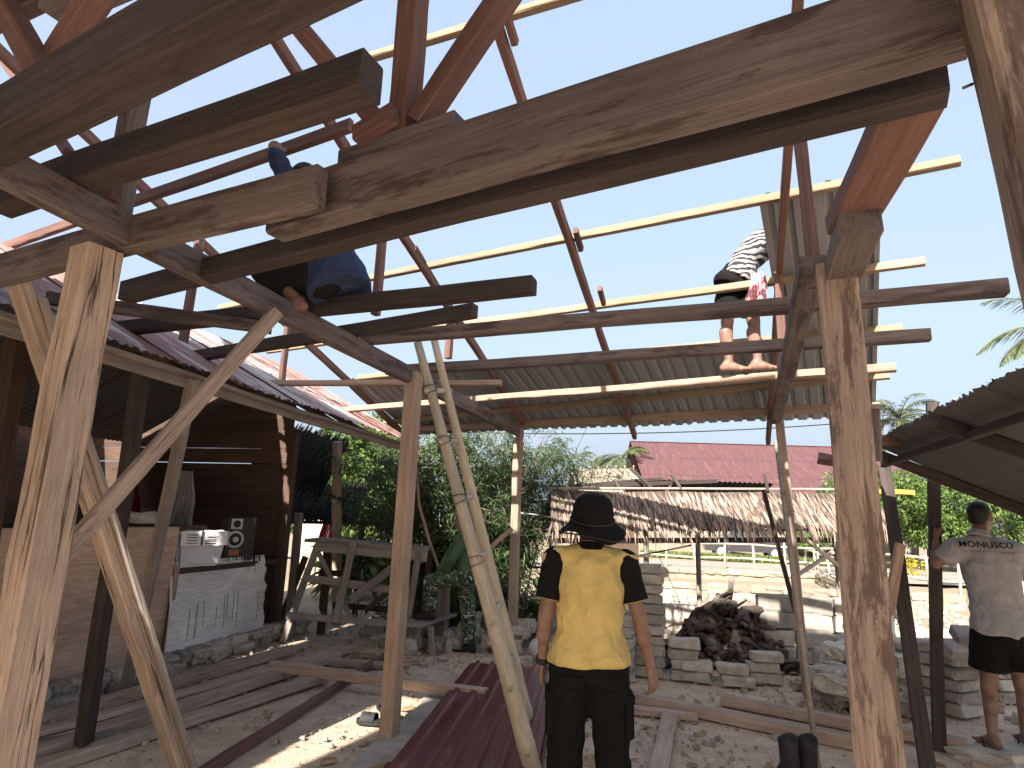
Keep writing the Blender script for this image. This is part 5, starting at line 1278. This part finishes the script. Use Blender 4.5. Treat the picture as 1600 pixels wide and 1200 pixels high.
def red_house():
    t = thing('red_roofed_house', gp(1190, 40), 'house under a broad faded red ribbed roof beyond the thatched hut', 'house'); a = D(984, 690, 42); b = D(1362, 689, 41); ux = b-a; ux.z = 0; W_ = ux.length; ux.normalize(); n = Vector((ux.y, -ux.x, 0)); dn = (n*.88-Z*.47).normalized(); nn = 9; sw = W_/nn
    me = sheet_mesh(sw*1.03, 2.75, .2, .025, 'rib', nseg=2)
    for i in range(nn):
        for r_ in range(3): sheet('roof_sheet', a+ux*(sw*(i+1.03))+dn*(r_*2.65)+Z*(-.012*r_+.008*(i % 2)), -ux, dn, sw, 2.75, .2, .025, 'sheet_red', t, me=me)
    timber('ridge_cap', a+Z*.02, a+ux*W_+Z*.02, .25, .03, 'sheet_red', t)
    for i in range(nn): sheet('back_sheet', a+ux*(sw*i), ux, (-n*.88-Z*.47), sw, 7.9, .2, .025, 'sheet_red', t, 'rib', nseg=1)
    p = a+ux*W_/2; box('wall', Vector((p.x, p.y, 0)), (W_*.92, 10.5, 3.9), 'plaster', t, rz=math.atan2(ux.y, ux.x))
red_house()
def far_thatch():
    t = thing('far_thatched_roof', gp(940, 16.5), 'pale old thatched roof left of the red-roofed house', 'hut'); a = D(893, 733, 17); b = D(990, 731, 17.2); ux = (b-a); W_ = ux.length; ux.normalize(); n = Vector((ux.y, -ux.x, 0)).normalized(); rng = np.random.default_rng(6); C = []; Dv = []
    for c in range(9):
        for i in range(170): C.append(tuple(a+ux*W_*rng.random()+n*.13*c-Z*.075*c)); Dv.append(tuple(n*.8-Z*.55+ux*rng.normal(0, .2)))
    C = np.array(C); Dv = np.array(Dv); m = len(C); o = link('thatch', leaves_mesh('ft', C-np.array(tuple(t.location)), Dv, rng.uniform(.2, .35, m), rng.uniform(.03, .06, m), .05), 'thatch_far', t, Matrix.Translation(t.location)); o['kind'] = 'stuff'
    V = [a-Z*.03, b-Z*.03, b+n*1.2-Z*.75, a+n*1.2-Z*.75, b-n*1.2-Z*.75, a-n*1.2-Z*.75]; V += [v-Z*.05 for v in V]; link('roof_mat', mesh('rm', V, [(0, 3, 2, 1), (0, 1, 4, 5), (6, 7, 8, 9), (7, 6, 11, 10), (3, 9, 8, 2), (0, 6, 9, 3), (1, 2, 8, 7), (5, 4, 10, 11)]), 'thatch_far', t, Matrix.Identity(4))
    p = (a+b)/2; box('wall', Vector((p.x, p.y, 0)), (W_*.9, 1.8, p.z-.6), 'wood_wall', t)
    for i in range(8): q = a+ux*W_*(i/7); tube('ridge_peg', [q-Z*.02, q+Z*.07], .02, 'thatch_far', t, 5)
far_thatch()
box('yellow_awning', D(1400, 772, 24), (1.2, .5, .16), 'yellow_sheet', None, rz=.1, label='small yellow awning seen between the posts at the right', cat='awning')
# ------------------------------------------------------------------ road, foundations, fences, car
def strip(name, pts, mat, z, kind='structure'):
    V = []; F = []
    for a, b in pts: V += [Vector((a.x, a.y, z)), Vector((b.x, b.y, z))]
    F = [(2*i, 2*i+1, 2*i+3, 2*i+2) for i in range(len(pts)-1)]; tag(link(name, mesh(name, V, F), mat), kind=kind)
strip('road', [(G(400, 872, 0), G(400, 864, 0)), (G(990, 894, 0), G(990, 876, 0)), (G(1230, 906, 0), G(1230, 886, 0)), (G(1420, 916, 0), G(1420, 894, 0)), (G(1700, 926, 0), G(1700, 906, 0)), (G(2300, 960, 0), G(2300, 930, 0))], 'road', .075)
def found_wall(a, b, h, label, dep=.28):
    t = thing('foundation_wall', a, label, 'foundation'); d = (b-a); L = d.length; d.normalize(); n = Vector((d.y, -d.x, 0)); rz = math.atan2(d.y, d.x)
    box('wall_core', (a+b)/2+Vector((0, 0, -.1)), (L, dep, h+.07), 'stone_pale', t, rz=rz, bev=.02); x = 0
    while x < L:
        w_ = random.uniform(.22, .42)
        for zz in ((h-.06,) if h < .3 else (h-.07, h-.24)): stone(t, 'stone', a+d*(x+w_/2)+n*(dep*.42)+Z*zz, w_*1.05, .16, random.uniform(.14, .19), 'stone_pale', rz+random.uniform(-.1, .1))
        x += w_*.95
random.seed(8)
found_wall(G(962, 925, 0), G(1480, 952, 0), .30, 'pale stone foundation wall, the nearer of the two sunlit ones')
found_wall(G(962, 898, 0), G(1300, 912, 0), .28, 'pale stone foundation wall, the farther one beside the road')
found_wall(G(1270, 906, 0), G(1420, 968, 0), .30, 'pale stone foundation wall running towards the stained post')
fw_ = G(1085, 985, 0); box('kerb_block', G(1080, 982, 0), (1.1, .22, .34), 'concrete', None, rz=-rad(12), label='pale concrete kerb beam behind the tall block stack', cat='kerb')
box('concrete_pad', G(1168, 965, 0), (.55, 1.4, .12), 'concrete', None, rz=-rad(12), label='flat pale concrete pad beyond the husk heap', cat='pad')
def fence(a, b, h, n, label, rails=(.45, .9), lean=.06):
    t = thing('bamboo_fence', a, label, 'fence')
    for i in range(n):
        p = a+(b-a)*(i/(n-1)); tube('fence_post', [p, p+Vector((random.uniform(-lean, lean), 0, h*random.uniform(.85, 1.1)))], .035, 'bamboo', t, 7)
    for r_ in rails: tube('rail', [a+(b-a)*(i/8)+Z*(r_*h+.03*math.sin(i*1.7)) for i in range(9)], .032, 'bamboo', t, 7)
fence(G(955, 884, 0), G(1330, 905, 0), 1.05, 9, 'pale bamboo fence along the road under the thatch'); fence(G(1260, 900, 0), G(1420, 985, 0), .95, 6, 'bamboo stake fence running towards the stained post'); fence(G(1370, 930, 0), G(1720, 965, 0), 1.1, 8, 'pale bamboo rail fence behind the man in grey')
fence(gp(480, 15), gp(700, 13.5), 1.0, 14, 'picket fence of thin pale sticks behind the bamboo', (.6,), .1)
def bank():
    t = tag(bpy.data.objects.new('x', None)); bpy.data.objects.remove(t)
    a, b = gp(880, 35.5), gp(1330, 34); d = b-a; L = d.length; box('boundary_wall', (a+b)/2, (L, .25, 1.05), 'stone_pale', None, rz=math.atan2(d.y, d.x), bev=.03, jit=.01, label='pale weathered boundary wall beyond the road', cat='wall')
bank()
def car():
    p = gp(1165, 31.8); t = thing('parked_car', p, 'dark car parked beyond the road, glimpsed under the thatch', 'car'); R = Matrix.Rotation(rad(-14), 4, 'Z')
    pr_ = [(-2.0, .35), (-2.05, .75), (-1.9, .95), (-1.25, 1.0), (-.75, 1.48), (.75, 1.50), (1.35, 1.0), (1.95, .92), (2.05, .6), (2.0, .35)]; V = []; F = []; n = len(pr_)
    for y in (-.82, .82): V += [(x, y*(.88 if z > 1.1 else 1), z) for x, z in pr_]
    F = [tuple(range(n)), tuple(range(2*n-1, n-1, -1))]+[(i, n+i, n+(i+1) % n, (i+1) % n) for i in range(n)]; link('body', mesh('carbody', V, F), 'car_paint', t, Matrix.Translation(p) @ R)
    for x0, x1 in ((-.95, -.1), (0, .95)): V = [(x0 if x0 > -.5 else x0-.05, -.83, 1.02), (x1+.15*(x1 > .5), -.83, 1.02), (x1-.2*(x1 > .5), -.745, 1.42), (x0+.28*(x0 < -.5), -.745, 1.42)]; link('window', mesh('win', V, [(0, 1, 2, 3)]), 'glass', t, Matrix.Translation(p-Vector((0, .02, 0))) @ R)
    for x in (-1.25, 1.25):
        for y in (-.8, .8): V = []; F = []; tube_into(V, F, [Vector((x, y-.1, .33)), Vector((x, y+.1, .33))], .33, 18); wh = link('wheel', mesh('wheel', V, F), 'rubber', t, Matrix.Translation(p) @ R); V = []; F = []; tube_into(V, F, [Vector((x, y-.115, .33)), Vector((x, y+.115, .33))], .19, 14); link('rim', mesh('rim', V, F), 'silver', wh, Matrix.Translation(p) @ R)
    for y in (-.6, .6): link('headlight', box_mesh(.06, .3, .14, .02), 'paper', t, Matrix.Translation(p) @ R @ Matrix.Translation(Vector((2.0, y, .62))))
car()
# cables
def cable(a, b, sag, r_, label):
    a = Vector(a); b = Vector(b); tube('power_cable', [a+(b-a)*(i/20)-Z*sag*4*(i/20)*(1-i/20) for i in range(21)], r_, 'cable', None, 5, label=label, cat='cable')
cable(D(560, 668, 12), D(1420, 652, 12.5), .22, .012, 'black power cable sagging below the new eave'); cable(D(1370, 650, 14), D(1620, 600, 14), .12, .01, 'thin cable crossing the palms at the right'); cable(D(870, 765, 20), D(930, 640, 20), .02, .008, 'thin slanted wire above the small thatched roof')
tube('clothes_line', [D(800, 800, 8.3), D(865, 808, 9.2)], .012, 'white_plastic', None, 6, label='white line tied from the far post to the thatched hut', cat='line')
tube('blue_string', [D(1030, 870, 8.6), D(1060, 935, 8.2), D(1073, 985, 7.9)], .004, 'cable', None, 5, label='thin dark string hanging from the thatch to the blocks', cat='string')
timber('short_brace_pole', D(752, 868, 7.6), D(800, 826, 7.7), .06, .05, 'wood_new', None, label='short pale brace nailed to the far left post', cat='brace')
timber('log_stub', D(690, 1000, 8.2), D(695, 900, 8.3), .13, .12, 'wood_new', None, -YD, label='splintered upright log behind the army man', cat='log', wob=.02)
tube('bent_cane', [D(648, 700, 8.6), D(655, 790, 8.6), D(672, 850, 8.6), D(690, 900, 8.5)], .022, 'wood_new', None, 7, label='bent bare cane left of the ladder', cat='cane')
